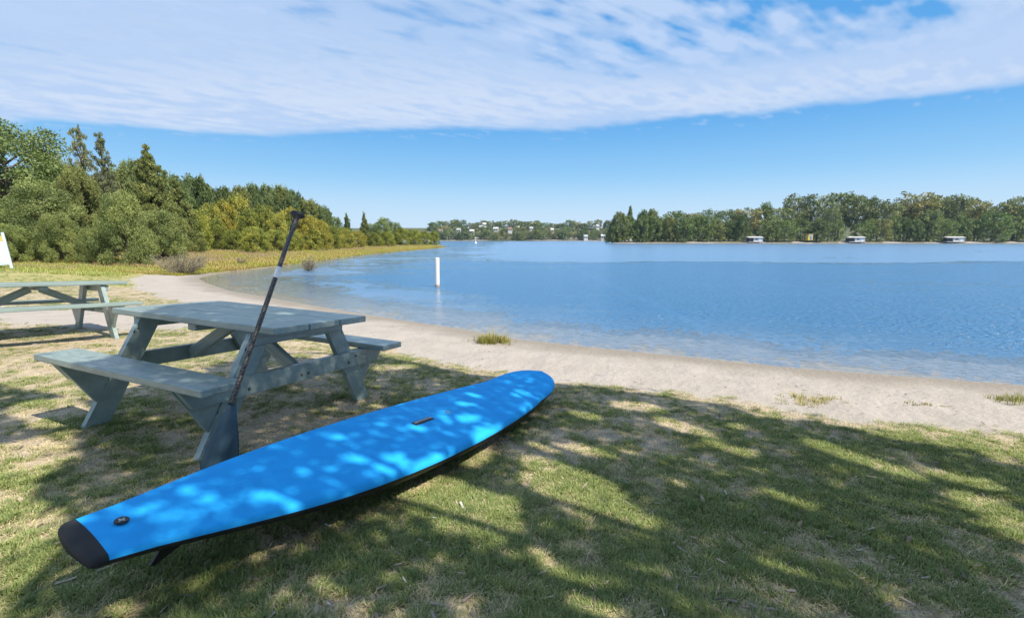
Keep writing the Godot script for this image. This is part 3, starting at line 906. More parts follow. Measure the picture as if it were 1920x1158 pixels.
# ---------------------------------------------------------------- paddle
func build_paddle() -> void:
	var neck := Vector3(-1.516, 0.443, -2.42)
	var lean := Vector3(-1.523, 0.783, -2.74)
	var d := (lean - neck).normalized()
	var top := neck + d * 1.42
	var p := thing("paddle", "black carbon paddle with white band leaning on picnic table corner", "paddle", neck)
	# local axes: y up the shaft, z towards the viewer's side of the blade
	var z := Vector3(0.35, 0.0, 1.0)
	z = (z - d * z.dot(d)).normalized()
	p.transform = Transform3D(Basis(d.cross(z), d, z), neck)
	var length := 1.42
	var st := begin()
	add_tube(st, [Vector3(0, -0.03, 0), Vector3(0, 0.02, 0), Vector3(0, length - 0.06, 0)], [0.0145, 0.0148, 0.0148], 14)
	part("shaft", st.commit(), M.fibre, p)
	st = begin()
	add_tube(st, [Vector3(0, 0.835, 0), Vector3(0, 0.925, 0)], [0.0156, 0.0156], 14)
	var band := part("band", st.commit(), M.white, p)
	band.set_meta("label", "white band round the shaft")
	var grip := part("grip", lathe([Vector2(0.0165, -0.12), Vector2(0.0195, -0.115), Vector2(0.0205, -0.085), Vector2(0.0185, -0.075), Vector2(0.0185, -0.055), Vector2(0.0215, -0.05), Vector2(0.0215, -0.03), Vector2(0.018, -0.02), Vector2(0.021, 0.0), Vector2(0.033, 0.016), Vector2(0.047, 0.026), Vector2(0.052, 0.036), Vector2(0.047, 0.046), Vector2(0.03, 0.052), Vector2(0.0, 0.054)], 20), M.black, p, Transform3D(Basis.IDENTITY, Vector3(0, length - 0.04, 0)))
	grip.scale = Vector3(1.0, 1.0, 0.62)
	# blade: a long teardrop, dished, with a spine; set at a slight angle to the shaft
	var foot := Vector3(-1.593, 0.006, -2.33)
	foot.y = ground_y(foot.x, foot.z) + 0.005
	var local: Vector3 = p.transform.affine_inverse() * foot
	var rings := []
	for k in 25:
		var t := k / 24.0
		var w := 0.014 + 0.074 * pow(smoothstep(0.0, 0.80, t), 0.8)
		if t > 0.82:
			w *= sqrt(maxf(0.0, 1.0 - pow((t - 0.82) / 0.18, 2.0))) * 0.85 + 0.15
		var c := Vector3(0, 0.02, 0).lerp(local, t)
		var ring := []
		for i in 17:
			var a := TAU * i / 16.0
			var x := cos(a) * w
			var spine := 0.013 * (1.0 - t) * exp(-pow(x / 0.016, 2.0))
			ring.append(c + Vector3(x, 0, sin(a) * (0.004 + spine) - 0.10 * x * x / 0.11 * t))
		rings.append(ring)
	part("blade", skin(rings, true), M.blade, p)


# ---------------------------------------------------------------- sign, posts
func build_sign() -> void:
	var s := thing("information_sign", "white notice board with yellow header standing by the left-hand trees", "sign", Vector3(-20.0, ground_y(-20.0, -18.6), -18.6))
	s.rotation = Vector3(-0.06, 0.62, 0.09)
	for x in [0.0, -2.0]:
		part("post", cbox(Vector3(0.085, 1.5, 0.085), 0.01), M.pale_blue, s, Transform3D(Basis.IDENTITY, Vector3(x, 0.72, 0)))
	part("panel", cbox(Vector3(1.91, 0.93, 0.03), 0.005), M.white, s, Transform3D(Basis.IDENTITY, Vector3(-1.0, 0.66, 0.0)))
	part("header", cbox(Vector3(1.91, 0.20, 0.034), 0.005), M.yellow, s, Transform3D(Basis.IDENTITY, Vector3(-1.0, 1.235, 0.0)))
	part("header_print", cbox(Vector3(1.80, 0.07, 0.008), 0.002), M.print_green, s, Transform3D(Basis.IDENTITY, Vector3(-1.04, 1.19, 0.019)))
	part("printed_band", cbox(Vector3(1.5, 0.10, 0.008), 0.002), M.tan, s, Transform3D(Basis.IDENTITY, Vector3(-1.05, 0.42, 0.017)))
	part("printed_band", cbox(Vector3(1.86, 0.12, 0.008), 0.002), M.print_blue, s, Transform3D(Basis.IDENTITY, Vector3(-1.0, 0.265, 0.017)))


func build_marker() -> void:
	var m := thing("marker_post", "white round marker post standing in the shallow water", "post", Vector3(-2.51, WATER, -15.56))
	m.rotation = Vector3(0.0, 0.3, -0.012)
	part("pole", lathe([Vector2(0.075, -0.9), Vector2(0.075, 0.945), Vector2(0.068, 0.962), Vector2(0.03, 0.97), Vector2(0.0, 0.972)], 18), M.post, m)
	var ring := part("tide_mark", lathe([Vector2(0.0755, -0.05), Vector2(0.0775, -0.045), Vector2(0.0775, 0.05), Vector2(0.0765, 0.07), Vector2(0.0755, 0.072)], 18), M.rust, m)
	ring.set_meta("label", "brown stain at the waterline")
	var b := thing("buoy", "tiny white spar buoy far out near the opposite shore", "buoy", Vector3(-14.4, WATER, -186.0))
	part("float", lathe([Vector2(0.0, -0.5), Vector2(0.35, -0.4), Vector2(0.45, 0.1), Vector2(0.35, 0.45), Vector2(0.0, 0.5)], 12), M.white, b)
	part("spar", lathe([Vector2(0.12, 0.3), Vector2(0.10, 1.9), Vector2(0.14, 1.95), Vector2(0.14, 2.3), Vector2(0.0, 2.35)], 10), M.white, b)


# ---------------------------------------------------------------- trees
# leaves spread through clumps; each leaf is a small bent lozenge of its own
func leaves(r: RandomNumberGenerator, clumps: Array, per: int, long: float, wide: float, base: Color, other: Color, droop := 0.0) -> ArrayMesh:
	var v := PackedVector3Array()
	var nn := PackedVector3Array()
	var cc := PackedColorArray()
	var ids := PackedInt32Array()
	for c in clumps:
		var centre: Vector3 = c[0]
		var rad: Vector3 = c[1]
		var tint := base.lerp(other, clampf(r.randfn(0.42, 0.3), 0.0, 1.0))
		var count := int(per * c[2])
		for k in count:
			var dir := Vector3(r.randfn(), r.randfn(), r.randfn()).normalized()
			var p := centre + dir * rad * pow(r.randf(), 0.45) * (1.0 if r.randf() < 0.85 else 1.25)
			var along := (dir * (0.9 if droop >= 0.0 else 0.5) + Vector3(r.randfn(), r.randfn() - droop, r.randfn()) * 0.8).normalized()
			var across := along.cross(Vector3(r.randfn(), r.randfn(), r.randfn())).normalized()
			var l := long * r.randf_range(0.6, 1.3)
			var w := wide * r.randf_range(0.6, 1.2)
			var n := along.cross(across)
			var q := v.size()
			v.append_array(PackedVector3Array([p - along * l * 0.5, p + across * w * 0.5 + n * w * 0.15, p + along * l * 0.5, p - across * w * 0.5 + n * w * 0.15]))
			nn.append_array(PackedVector3Array([n, n, n, n]))
			var t := tint * r.randf_range(0.75, 1.2)
			cc.append_array(PackedColorArray([t, t, t, t]))
			ids.append_array(PackedInt32Array([q, q + 1, q + 2, q, q + 2, q + 3]))
	var arrays := []
	arrays.resize(Mesh.ARRAY_MAX)
	arrays[Mesh.ARRAY_VERTEX] = v
	arrays[Mesh.ARRAY_NORMAL] = nn
	arrays[Mesh.ARRAY_COLOR] = cc
	arrays[Mesh.ARRAY_INDEX] = ids
	var m := ArrayMesh.new()
	m.add_surface_from_arrays(Mesh.PRIMITIVE_TRIANGLES, arrays)
	return m


# a tree of unit height and unit width; profile(h) gives the half width of the crown at height h
func grow(kind: String, seed_: int, per: int, leaf: float) -> Array:
	var r := RandomNumberGenerator.new()
	r.seed = seed_
	var clumps := []
	var wood := begin()
	var lean := Vector3(r.randf_range(-0.03, 0.03), 0, r.randf_range(-0.03, 0.03))
	var base := Color(0.075, 0.09, 0.04)
	var other := Color(0.16, 0.17, 0.065)
	var low := 0.06
	var trunk := 0.022
	var n := 60
	var size := Vector3(0.12, 0.07, 0.12)
	match kind:
		"broad":
			base = Color(0.13, 0.18, 0.062)
			other = Color(0.33, 0.38, 0.135)
			n = 50
			size = Vector3(0.135, 0.085, 0.135)
		"she":
			base = Color(0.125, 0.17, 0.065)
			other = Color(0.30, 0.345, 0.125)
			n = 84
			size = Vector3(0.078, 0.115, 0.078)
		"shesparse":
			base = Color(0.13, 0.16, 0.09)
			other = Color(0.29, 0.28, 0.14)
			low = 0.2
			n = 70
			size = Vector3(0.085, 0.04, 0.085)
		"cone":
			base = Color(0.13, 0.18, 0.062)
			other = Color(0.29, 0.34, 0.12)
			n = 150
			size = Vector3(0.085, 0.055, 0.085)
		"bush":
			base = Color(0.24, 0.27, 0.06)
			other = Color(0.54, 0.49, 0.09)
			low = 0.03
			n = 60
			size = Vector3(0.13, 0.095, 0.13)
		"scrub":
			base = Color(0.16, 0.21, 0.075)
			other = Color(0.35, 0.39, 0.13)
			low = 0.03
			n = 70
			size = Vector3(0.10, 0.125, 0.10)
		"gum":
			base = Color(0.17, 0.20, 0.09)
			other = Color(0.442, 0.416, 0.195)
			low = 0.30
			trunk = 0.018
			n = 46
			size = Vector3(0.128, 0.062, 0.128)
	add_tube(wood, [Vector3(0, -0.03, 0), lean * 0.5 + Vector3(0, 0.3, 0), lean + Vector3(0, 0.62, 0), lean * 1.3 + Vector3(0, 0.93, 0)], [trunk * 1.3, trunk, trunk * 0.6, trunk * 0.12], 6)
	for k in n:
		var h := lerpf(low, 0.97, pow((k + 0.5) / n, 0.9))
		var reach := 0.5
		var a := k * 2.39996 + r.randf_range(-0.5, 0.5)
		match kind:
			"broad":
				reach = 0.44 * sqrt(clampf(1.0 - pow((h - 0.42) / 0.60, 2.0), 0.03, 1.0))
			"she":
				reach = 0.42 * pow(1.0 - pow(absf(h - 0.36) / 0.66, 2.4), 0.8)
			"shesparse":
				reach = 0.50 * pow(1.02 - h, 0.8) * (0.65 + 0.45 * sin(k * 1.7)) + 0.015
			"cone":
				reach = 0.46 * pow(1.0 - h, 0.85) + 0.012
			"bush", "scrub":
				reach = 0.44 * sqrt(clampf(1.0 - pow((h - 0.34) / 0.68, 2.0), 0.04, 1.0))
			"gum":
				reach = 0.46 * sqrt(clampf(1.0 - pow((h - 0.66) / 0.37, 2.0), 0.02, 1.0))
		var out := reach * (sqrt(r.randf_range(0.25, 1.0)) if kind != "cone" else r.randf_range(0.55, 1.0))
		var at := Vector3(cos(a) * out, h + r.randf_range(-0.025, 0.025), sin(a) * out) + lean * h
		var k2 := r.randf_range(0.7, 1.3)
		if kind == "cone" or kind == "shesparse":
			k2 *= clampf(1.3 - h, 0.42, 1.0)
		clumps.append([at, size * k2, k2 * k2])
		if k % 3 == 0 or kind == "gum":
			var root := lean * h * 0.8 + Vector3(0, maxf(0.1, h - 0.10 - out * 0.35), 0)
			add_tube(wood, [root, root.lerp(at, 0.5) + Vector3(0, 0.01, 0), at], [trunk * 0.45, trunk * 0.28, trunk * 0.08], 4)
	# a few stray sprays that break the outline
	if kind == "cone" or kind == "shesparse":
		for k in 7:
			clumps.append([lean * 1.1 + Vector3(r.randfn() * 0.008, 0.90 + k * 0.015, r.randfn() * 0.008), Vector3(0.05 - k * 0.005, 0.03, 0.05 - k * 0.005), 0.22 - k * 0.02])
	for k in int(n * 0.35):
		var c: Array = clumps[r.randi() % n]
		var o: Vector3 = c[0]
		var push := Vector3(o.x, (o.y - 0.45) * 0.7, o.z).normalized() * r.randf_range(0.04, 0.09)
		clumps.append([o + push, size * 0.4, 0.22])
	var plumes := kind in ["she", "scrub", "cone", "shesparse"]
	return [wood.commit(), leaves(r, clumps, per, leaf * (1.25 if plumes else 1.0), leaf * (0.36 if plumes else 0.42), base, other, -0.9 if plumes else 0.3)]


var forest := {}


func tree(called: String, kind: String, fine: String, variant: int, label: String, category: String, group: String, where: Vector3, h: float, w: float, turn: float) -> Node3D:
	var key := [kind, fine, variant]
	if not forest.has(key):
		var per: int = {"near": 430, "mid": 150, "far": 46, "tiny": 14}[fine]
		var leaf: float = {"near": 0.029, "mid": 0.052, "far": 0.072, "tiny": 0.14}[fine]
		if kind == "shesparse":
			per = int(per * 0.55)
			leaf *= 0.9
		forest[key] = grow(kind, 1000 + variant * 17 + kind.hash() % 997, per, leaf)
	var t := thing(called, label, category, where, group)
	t.rotation.y = turn
	t.scale = Vector3(w, h, w)
	part("trunk", forest[key][0], M.pale_bark if kind == "gum" else M.bark, t)
	part("crown", forest[key][1], M.leaves[[0, 2, 3, 0, 5][absi(hash([called, where.snappedf(0.1)])) % 5] if fine == "near" else absi(hash([called, where.snappedf(0.1)])) % 5], t)
	return t


const KINDS := {"broad": ["broadleaf_tree", "broad-crowned dark green tree"], "she": ["she_oak_tree", "feathery olive she-oak"], "shesparse": ["she_oak_tree", "tall open she-oak"], "cone": ["she_oak_tree", "pointed dark green she-oak"], "bush": ["wattle_bush", "rounded yellow-green wattle"], "scrub": ["scrub_bush", "olive bush"], "gum": ["gum_tree", "grey-green gum tree"]}
const ORDINAL := ["first", "second", "third", "fourth", "fifth", "sixth", "seventh", "eighth", "ninth", "tenth", "eleventh", "twelfth", "thirteenth", "fourteenth", "fifteenth", "sixteenth", "seventeenth", "eighteenth", "nineteenth", "twentieth", "twenty-first", "twenty-second", "twenty-third", "twenty-fourth", "twenty-fifth", "twenty-sixth", "twenty-seventh", "twenty-eighth", "twenty-ninth", "thirtieth"]


func build_trees() -> void:
	var hero_labels := ["dense broad tree at the left edge, partly cut off by the frame", "tallest dense broad tree behind the white notice board", "lower dark broad tree in front of the tallest one, right of the notice board", "thin open she-oak with the highest tip, left of a twin pair", "thin open she-oak with the slightly lower tip, right of a twin pair", "pointed dark she-oak standing left of the dead grey bush", "pale feathery she-oak between the broad tree and the yellow-green bush", "yellow-olive bush bulging forward onto the lawn below the twin she-oaks", "feathery she-oak between the twin pair and the pointed one", "light green she-oak peeping out just left of the twin pair", "small pointed she-oak where the left wood meets the yellow thicket", "low round bush beside the notice board post", "olive bush at the foot of the pointed she-oak", "smallest green bush on the lawn edge between two larger bushes", "low green bush behind the notice board panel"]
	var i := 0
	for e in HERO:
		var k: Array = KINDS[e[0]]
		var t := tree(k[0], e[0], "near", i % 3, hero_labels[i], "bush" if e[0] == "scrub" else "tree", "trees of the wood on the left", Vector3(e[1], ground_y(e[1], e[2]), e[2]), e[3], e[4] * (0.92 if e[0] == "scrub" else 1.05), i * 1.3)
		i += 1
	for e in LEFT_BACK:
		tree("she_oak_tree", "she", "mid", i % 3, "she-oak filling the back of the wood on the left", "tree", "back row of the left wood", Vector3(e[0], ground_y(e[0], e[1]), e[1]), e[2], e[3] * 1.2, i * 2.1)
		i += 1
	# the thicket on the spit: say where each one stands by the paddle, which crosses it
	var order := range(SPIT.size())
	order.sort_custom(func(a, b): return SPIT[a][1] / -SPIT[a][2] < SPIT[b][1] / -SPIT[b][2])
	var seen := {}
	for o in order:
		var e: Array = SPIT[o]
		var k: Array = KINDS[e[0]]
		seen[k[1]] = seen.get(k[1], -1) + 1
		var n: int = seen[k[1]]
		var word: String = ORDINAL[n]
		tree(k[0], e[0], "mid", i % 3, "%s, %s of its kind from the left on the spit" % [k[1], word], "bush" if e[0] == "bush" else "tree", "thicket on the spit", Vector3(e[1], ground_y(e[1], e[2]) - 0.05, e[2]), e[3], e[4] * (0.82 if e[0] == "bush" else 1.05), i * 1.9)
		i += 1
	# the wooded right-hand shore, told apart by the boat sheds on its edge
	var marks := [[38.0, "the wooded point"], [94.4, "the left boat shed"], [133.7, "the middle boat shed"], [171.9, "the right boat shed"]]
	for row in [RIGHT_FRONT, RIGHT_BACK]:
		var since := 0
		var mark := -1
		for e in row:
			var now := 0
			for m in 4:
				if e[1] / -e[2] * 184.0 >= marks[m][0]:
					now = m
			since = since + 1 if now == mark else 0
			mark = now
			var k: Array = KINDS[e[0]]
			var what: String = k[1] if row == RIGHT_FRONT else "tall " + k[1]
			if e[0] == "bush":
				what = "low round olive tree"
			var label := "%s, %s row, %s right of %s" % [what, "waterside" if row == RIGHT_FRONT else "back", ORDINAL[since], marks[now][1]]
			tree(k[0] if e[0] != "bush" else "broadleaf_tree", e[0] if e[0] != "bush" else "broad", "far", i % 3, label, "tree", "trees along the right-hand shore", Vector3(e[1], ground_y(e[1], e[2]), e[2]), e[3] * (0.97 + 0.09 * sin(i * 2.7)) if row == RIGHT_BACK else e[3] * (1.0 + 0.22 * sin(i * 3.1)), e[4] * (0.98 + 0.16 * sin(i * 1.3)), i * 1.7)
			i += 1
	for e in CENTRE:
		tree("gum_tree", ["gum", "she", "broad"][i % 3], "tiny", i % 2, "small dark tree among the houses on the far hillside", "tree", "trees on the far hillside", Vector3(e[0], e[1] - 0.6, e[2]), e[3] + 0.6, e[4] * 1.1, i * 1.1)
		i += 1
	# two pale trunks that stand out against the right-hand wood
	var g := tree("gum_tree", "gum", "far", 1, "leaning pale-trunked gum right of the middle boat shed", "tree", "trees along the right-hand shore", Vector3(145.0, ground_y(145, -185.2), -185.2), 9.5, 5.0, 0.4)
	g.rotation.z = -0.42
	tree("gum_tree", "gum", "far", 2, "upright white-trunked gum left of the middle boat shed", "tree", "trees along the right-hand shore", Vector3(125.6, ground_y(125.6, -186), -186), 13.0, 6.0, 1.4)


# the spreading trees beside and behind the camera whose shade dapples the lawn
func lit(g: Vector2) -> float:
	var best := 9.0
	for q in LIT:
		var a := Vector2(q[0], q[1])
		var e := Vector2(q[2], q[3]) - a
		var t := clampf((g - a).dot(e) / maxf(e.length_squared(), 1e-6), 0.0, 1.0)
		best = minf(best, g.distance_to(a + e * t) - maxf(q[4] * (1.85 if q[4] > 0.035 else 1.5), 0.03))
	return best


func build_shade_trees() -> void:
	var r := RandomNumberGenerator.new()
	r.seed = 4242
	var poly := PackedVector2Array(SHADE)
	var poly_left := PackedVector2Array(SHADE_LEFT)
	var sun := SUN_TOWARDS / SUN_TOWARDS.y
	var bases := [Vector3(4.9, 0, 0.9), Vector3(7.6, 0, 5.2)]
	var labels := ["spreading low-branched shade tree just right of the camera, outside the view", "second shade tree farther right behind the camera, outside the view"]
	var v := [PackedVector3Array(), PackedVector3Array()]
	var nn := [PackedVector3Array(), PackedVector3Array()]
	var cc := [PackedColorArray(), PackedColorArray()]
	var ids := [PackedInt32Array(), PackedInt32Array()]
	var tips := [[], []]
	var made := 0
	while made < 175000:
		var g := Vector2(r.randf_range(-5.2, 8.0), r.randf_range(-5.7, 5.0))
		if not Geometry2D.is_point_in_polygon(g, poly) and not Geometry2D.is_point_in_polygon(g, poly_left):
			# a ragged fringe just outside
			if r.randf() > 0.03 or not Geometry2D.is_point_in_polygon(g * 0.93 + Vector2(0.03, -0.1), poly):
				continue
		if lit(g) < 0.0 and r.randf() < 0.994:
			continue
		made += 1
		var h := 4.3 + 1.5 * r.randf() + 0.7 * lump_noise.get_noise_2d(g.x * 1.4, g.y * 1.4) + 0.16 * maxf(0.0, -g.y)
		var p := Vector3(g.x, 0, g.y) + sun * h
		var w := 0 if p.distance_squared_to(bases[0] + Vector3(0, 5, 0)) < p.distance_squared_to(bases[1] + Vector3(0, 5, 0)) else 1
		var along := Vector3(r.randfn(), r.randfn() * 0.6 - 0.3, r.randfn()).normalized()
		var across := along.cross(Vector3(r.randfn(), r.randfn() + 1.5, r.randfn())).normalized()
		var l := r.randf_range(0.06, 0.12)
		var k := l * 0.42
		var n := along.cross(across)
		var q: int = v[w].size()
		v[w].append_array(PackedVector3Array([p - along * l * 0.5, p + across * k * 0.5, p + along * l * 0.5, p - across * k * 0.5]))
		nn[w].append_array(PackedVector3Array([n, n, n, n]))
		var c := Color(0.07, 0.10, 0.035).lerp(Color(0.13, 0.16, 0.06), r.randf())
		cc[w].append_array(PackedColorArray([c, c, c, c]))
		ids[w].append_array(PackedInt32Array([q, q + 1, q + 2, q, q + 2, q + 3]))
		if made % 2200 == 0:
			tips[w].append(p)
	for w in 2:
		var base: Vector3 = bases[w]
		base.y = ground_y(base.x, base.z)
		var t := thing("shade_tree", labels[w], "tree", base, "shade trees beside the camera")
		var st := begin()
		add_tube(st, [Vector3(0, -0.1, 0), Vector3(0.05, 1.2, 0.03), Vector3(-0.05, 2.4, 0.0), Vector3(-0.2, 3.4, -0.1)], [0.26, 0.2, 0.17, 0.12], 10)
		for tip in tips[w]:
			var e: Vector3 = tip - base
			var mid := Vector3(e.x * 0.45, lerpf(2.6, e.y, 0.55), e.z * 0.45)
			add_tube(st, [Vector3(-0.1, 2.5, 0), mid, e], [0.08, 0.035, 0.006], 6)
		part("trunk", st.commit(), M.bark, t)
		var arrays := []
		arrays.resize(Mesh.ARRAY_MAX)
		for m in v[w].size():
			v[w][m] -= base
		arrays[Mesh.ARRAY_VERTEX] = v[w]
		arrays[Mesh.ARRAY_NORMAL] = nn[w]
		arrays[Mesh.ARRAY_COLOR] = cc[w]
		arrays[Mesh.ARRAY_INDEX] = ids[w]
		var mesh := ArrayMesh.new()
		mesh.add_surface_from_arrays(Mesh.PRIMITIVE_TRIANGLES, arrays)
		part("crown", mesh, M.leaf, t)


# ---------------------------------------------------------------- small plants
func tuft_mesh(r: RandomNumberGenerator, blades: int, tall: float, spread: float, wide: float, lay: float) -> ArrayMesh:
	var st := SurfaceTool.new()
	st.begin(Mesh.PRIMITIVE_TRIANGLES)
	for b in blades:
		var a := r.randf() * TAU
		var o := Vector3(cos(a), 0, sin(a)) * spread * sqrt(r.randf())
		var d := Vector3(cos(a + r.randfn() * 0.7), 0, sin(a + r.randfn() * 0.7))
		var h := tall * r.randf_range(0.5, 1.2)
		var bend := h * lay * r.randf_range(0.5, 1.4)
		var s := d.cross(Vector3.UP) * wide * 0.5
		var p0 := o - Vector3(0, tall * 0.15, 0)
		var p1 := o + Vector3(0, h * 0.6, 0) + d * bend * 0.35
		var p2 := o + Vector3(0, h, 0) + d * bend
		var n := (d * -0.5 + Vector3.UP).normalized()
		st.set_normal(n)
		for p in [p0 - s, p1 - s * 0.8, p0 + s, p0 + s, p1 - s * 0.8, p1 + s * 0.8, p1 - s * 0.8, p2, p1 + s * 0.8]:
			st.add_vertex(p)
	return st.commit()


func build_grass() -> void:
	var r := RandomNumberGenerator.new()
	r.seed = 77
	var kinds := [tuft_mesh(r, 14, 0.014, 0.024, 0.0026, 0.9), tuft_mesh(r, 10, 0.009, 0.030, 0.0024, 2.6), tuft_mesh(r, 9, 0.028, 0.016, 0.0026, 0.8)]
	var places := [PackedFloat32Array(), PackedFloat32Array(), PackedFloat32Array()]
	var wanted := 330000
	for k in wanted:
		# denser near the camera, where single blades can be seen
		var dist := 0.7 * pow(22.0 / 0.7, pow(r.randf(), 1.2))
		var x := r.randf_range(-1.2, 1.2) * dist + (r.randf_range(-1.6, 1.6) if r.randf() < 0.3 else 0.0)
		var p := Vector2(x, -dist)
		var d := side_of(SHORE, p)
		if d < 1.2:
			continue
		var s := sward(p, d)
		var g := green(p)
		if r.randf() > s * (0.06 + 1.0 * g):
			continue
		var dry := r.randf() > 0.12 + 0.75 * g
		var kind := 1 if dry else (2 if r.randf() < 0.14 else 0)
		var c := Color(0.70, 0.60, 0.40).lerp(Color(0.58, 0.51, 0.28), r.randf()) if dry else Color(0.135, 0.21, 0.06).lerp(Color(0.35, 0.40, 0.14), r.randf())
		c = c * r.randf_range(0.8, 1.15)
		var k2 := r.randf_range(0.7, 1.3) * (1.0 + maxf(0.0, dist - 5.0) * 0.07)
		put(places[kind], Basis(Vector3.UP, r.randf() * TAU).scaled(Vector3(k2, k2 * r.randf_range(0.7, 1.2), k2)), Vector3(x, height(p, d), -dist), c)
	for k in 3:
		var o := copies("lawn_grass", kinds[k], M.grass, places[k], self)
		o.set_meta("kind", "stuff")
		tag(o, ["short green grass blades of the lawn", "dry straw lying in the lawn", "longer green grass tufts in the lawn"][k], "grass")
	# fallen twigs, bark and leaf crumbs
	var crumb := cbox(Vector3(0.026, 0.003, 0.005), 0.001)
	var bits := PackedFloat32Array()
	for k in 1300:
		var dist := 1.1 * pow(9.0, r.randf())
		var x := r.randf_range(-1.15, 1.15) * dist
		var p := Vector2(x, -dist)
		var d := side_of(SHORE, p)
		if d < 0.5:
			continue
		var s := r.randf_range(0.4, 1.5)
		var c := Color(0.42, 0.36, 0.29).lerp(Color(0.16, 0.12, 0.09), r.randf())
		if r.randf() < 0.03:
			c = Color(0.62, 0.60, 0.57)
		if d < 2.2:
			c = c * 0.7
			s *= 0.8
		put(bits, Basis.from_euler(Vector3(r.randfn() * 0.15, r.randf() * TAU, r.randfn() * 0.2)).scaled(Vector3(s * r.randf_range(0.4, 1.6), s, s * r.randf_range(0.6, 2.0))), Vector3(x, height(p, d) + 0.012, -dist), c)
	# a line of drift left by the water
	for k in 500:
		var x := r.randf_range(-7.0, 6.5)
		var z := -r.randf_range(3.0, 14.0)
		var p := Vector2(x, z)
		var d := side_of(SHORE, p)
		if absf(d - 0.95 - 0.25 * patch_noise.get_noise_2d(x, z)) > 0.13 * absf(r.randfn()) + 0.03:
			continue
		put(bits, Basis.from_euler(Vector3(r.randfn() * 0.15, r.randf() * TAU, r.randfn() * 0.2)).scaled(Vector3(r.randf_range(0.5, 1.6), 1.2, r.randf_range(0.6, 2.4))), Vector3(x, height(p, d) + 0.004, z), Color(0.20, 0.16, 0.11).lerp(Color(0.34, 0.29, 0.22), r.randf()))
	var o := copies("leaf_litter", crumb, M.litter, bits, self)
	o.set_meta("kind", "stuff")
	tag(o, "scattered twigs, bark crumbs and drift", "litter")
	var dead := leaves(r, [[Vector3.ZERO, Vector3.ONE * 0.001, 1.0]], 1, 0.055, 0.02, Color(1, 1, 1), Color(1, 1, 1))
	var fallen := PackedFloat32Array()
	for k in 160:
		var dist := 1.1 * pow(7.0, r.randf())
		var x := r.randf_range(-1.15, 1.15) * dist
		var p := Vector2(x, -dist)
		var d := side_of(SHORE, p)
		if d < 1.7:
			continue
		put(fallen, Basis.from_euler(Vector3(r.randfn() * 0.5, r.randf() * TAU, r.randfn() * 0.5)).scaled(Vector3.ONE * r.randf_range(0.5, 1.2)), Vector3(x, height(p, d) + 0.014, -dist), Color(0.30, 0.21, 0.12).lerp(Color(0.58, 0.48, 0.34), r.randf()))
	o = copies("fallen_leaves", dead, M.litter, fallen, self)
	o.set_meta("kind", "stuff")
	tag(o, "dead tan leaves lying in the lawn", "leaves")
	# tall sedge of the salt marsh on the spit and weeds along the wood
	var sedge := tuft_mesh(r, 18, 0.22, 0.20, 0.016, 0.7)
	var marsh := PackedFloat32Array()
	for k in 26000:
		var z := -lerpf(19.5, 100.0, pow(r.randf(), 1.5))
		var x := -14.0 - 24.0 * pow(r.randf(), 1.3)
		var p := Vector2(x, z)
		var d := side_of(SHORE, p)
		if d < -0.1 or d > 22.0:
			continue
		var k2 := r.randf_range(0.5, 1.15) * (0.55 if z > -22.0 else 1.0) * (1.0 + maxf(0.0, -z - 40.0) * 0.01)
		var far := patch_noise.get_noise_2d(x * 0.5, z * 0.5)
		var c := Color(0.46, 0.36, 0.15).lerp(Color(0.36, 0.36, 0.075), clampf(0.55 + far * 1.6 - d * 0.06 + r.randfn() * 0.25, 0.0, 1.0))
		if d > 3.5 and far < 0.12:
			c = c.lerp(Color(0.40, 0.31, 0.21), 0.75)
		put(marsh, Basis(Vector3.UP, r.randf() * TAU).scaled(Vector3.ONE * k2), Vector3(x, height(p, d), z), c * r.randf_range(0.8, 1.15))
	o = copies("marsh_sedge", sedge, M.grass, marsh, self)
	o.set_meta("kind", "stuff")
	tag(o, "yellow and tan sedge covering the low spit", "sedge")
	var weeds := PackedFloat32Array()
	for k in 5000:
		var x := r.randf_range(-32.0, -14.5)
		var z := -r.randf_range(17.5, 24.0)
		var p := Vector2(x, z)
		var d := side_of(SHORE, p)
		if d < 2.6 or r.randf() > 0.35 + 0.8 * green(p * 0.5):
			continue
		put(weeds, Basis(Vector3.UP, r.randf() * TAU).scaled(Vector3.ONE * r.randf_range(0.3, 0.7)), Vector3(x, height(p, d), z), Color(0.30, 0.36, 0.10).lerp(Color(0.46, 0.46, 0.16), r.randf()))
	o = copies("meadow_weeds", sedge, M.grass, weeds, self)
	o.set_meta("kind", "stuff")
	tag(o, "fresh green weeds in front of the left wood", "weeds")


# clumps of grass that stand alone on the sand, and the leafless bushes
func tussock(label: String, where: Vector2, w: float, h: float, count: int, a: Color, b: Color, sd: int) -> void:
	var r := RandomNumberGenerator.new()
	r.seed = sd
	var t := thing("beach_tussock", label, "grass tuft", Vector3(where.x, ground_y(where.x, where.y), where.y), "grass tufts on the sand")
	var proto := tuft_mesh(r, 16, h, 0.05, 0.007, 0.45)
	var places := PackedFloat32Array()
	for k in count:
		var x := r.randfn() * w * 0.24
		var z := r.randfn() * w * 0.13
		var s := r.randf_range(0.5, 1.1) * clampf(1.15 - absf(x) / w * 1.3, 0.3, 1.0)
		put(places, Basis(Vector3.UP, r.randf() * TAU).scaled(Vector3.ONE * s), Vector3(x, ground_y(where.x + x, where.y + z) - t.position.y, z), a.lerp(b, r.randf()))
	var o := copies("blades", proto, M.grass, places, t)
	o.set_meta("kind", "stuff")


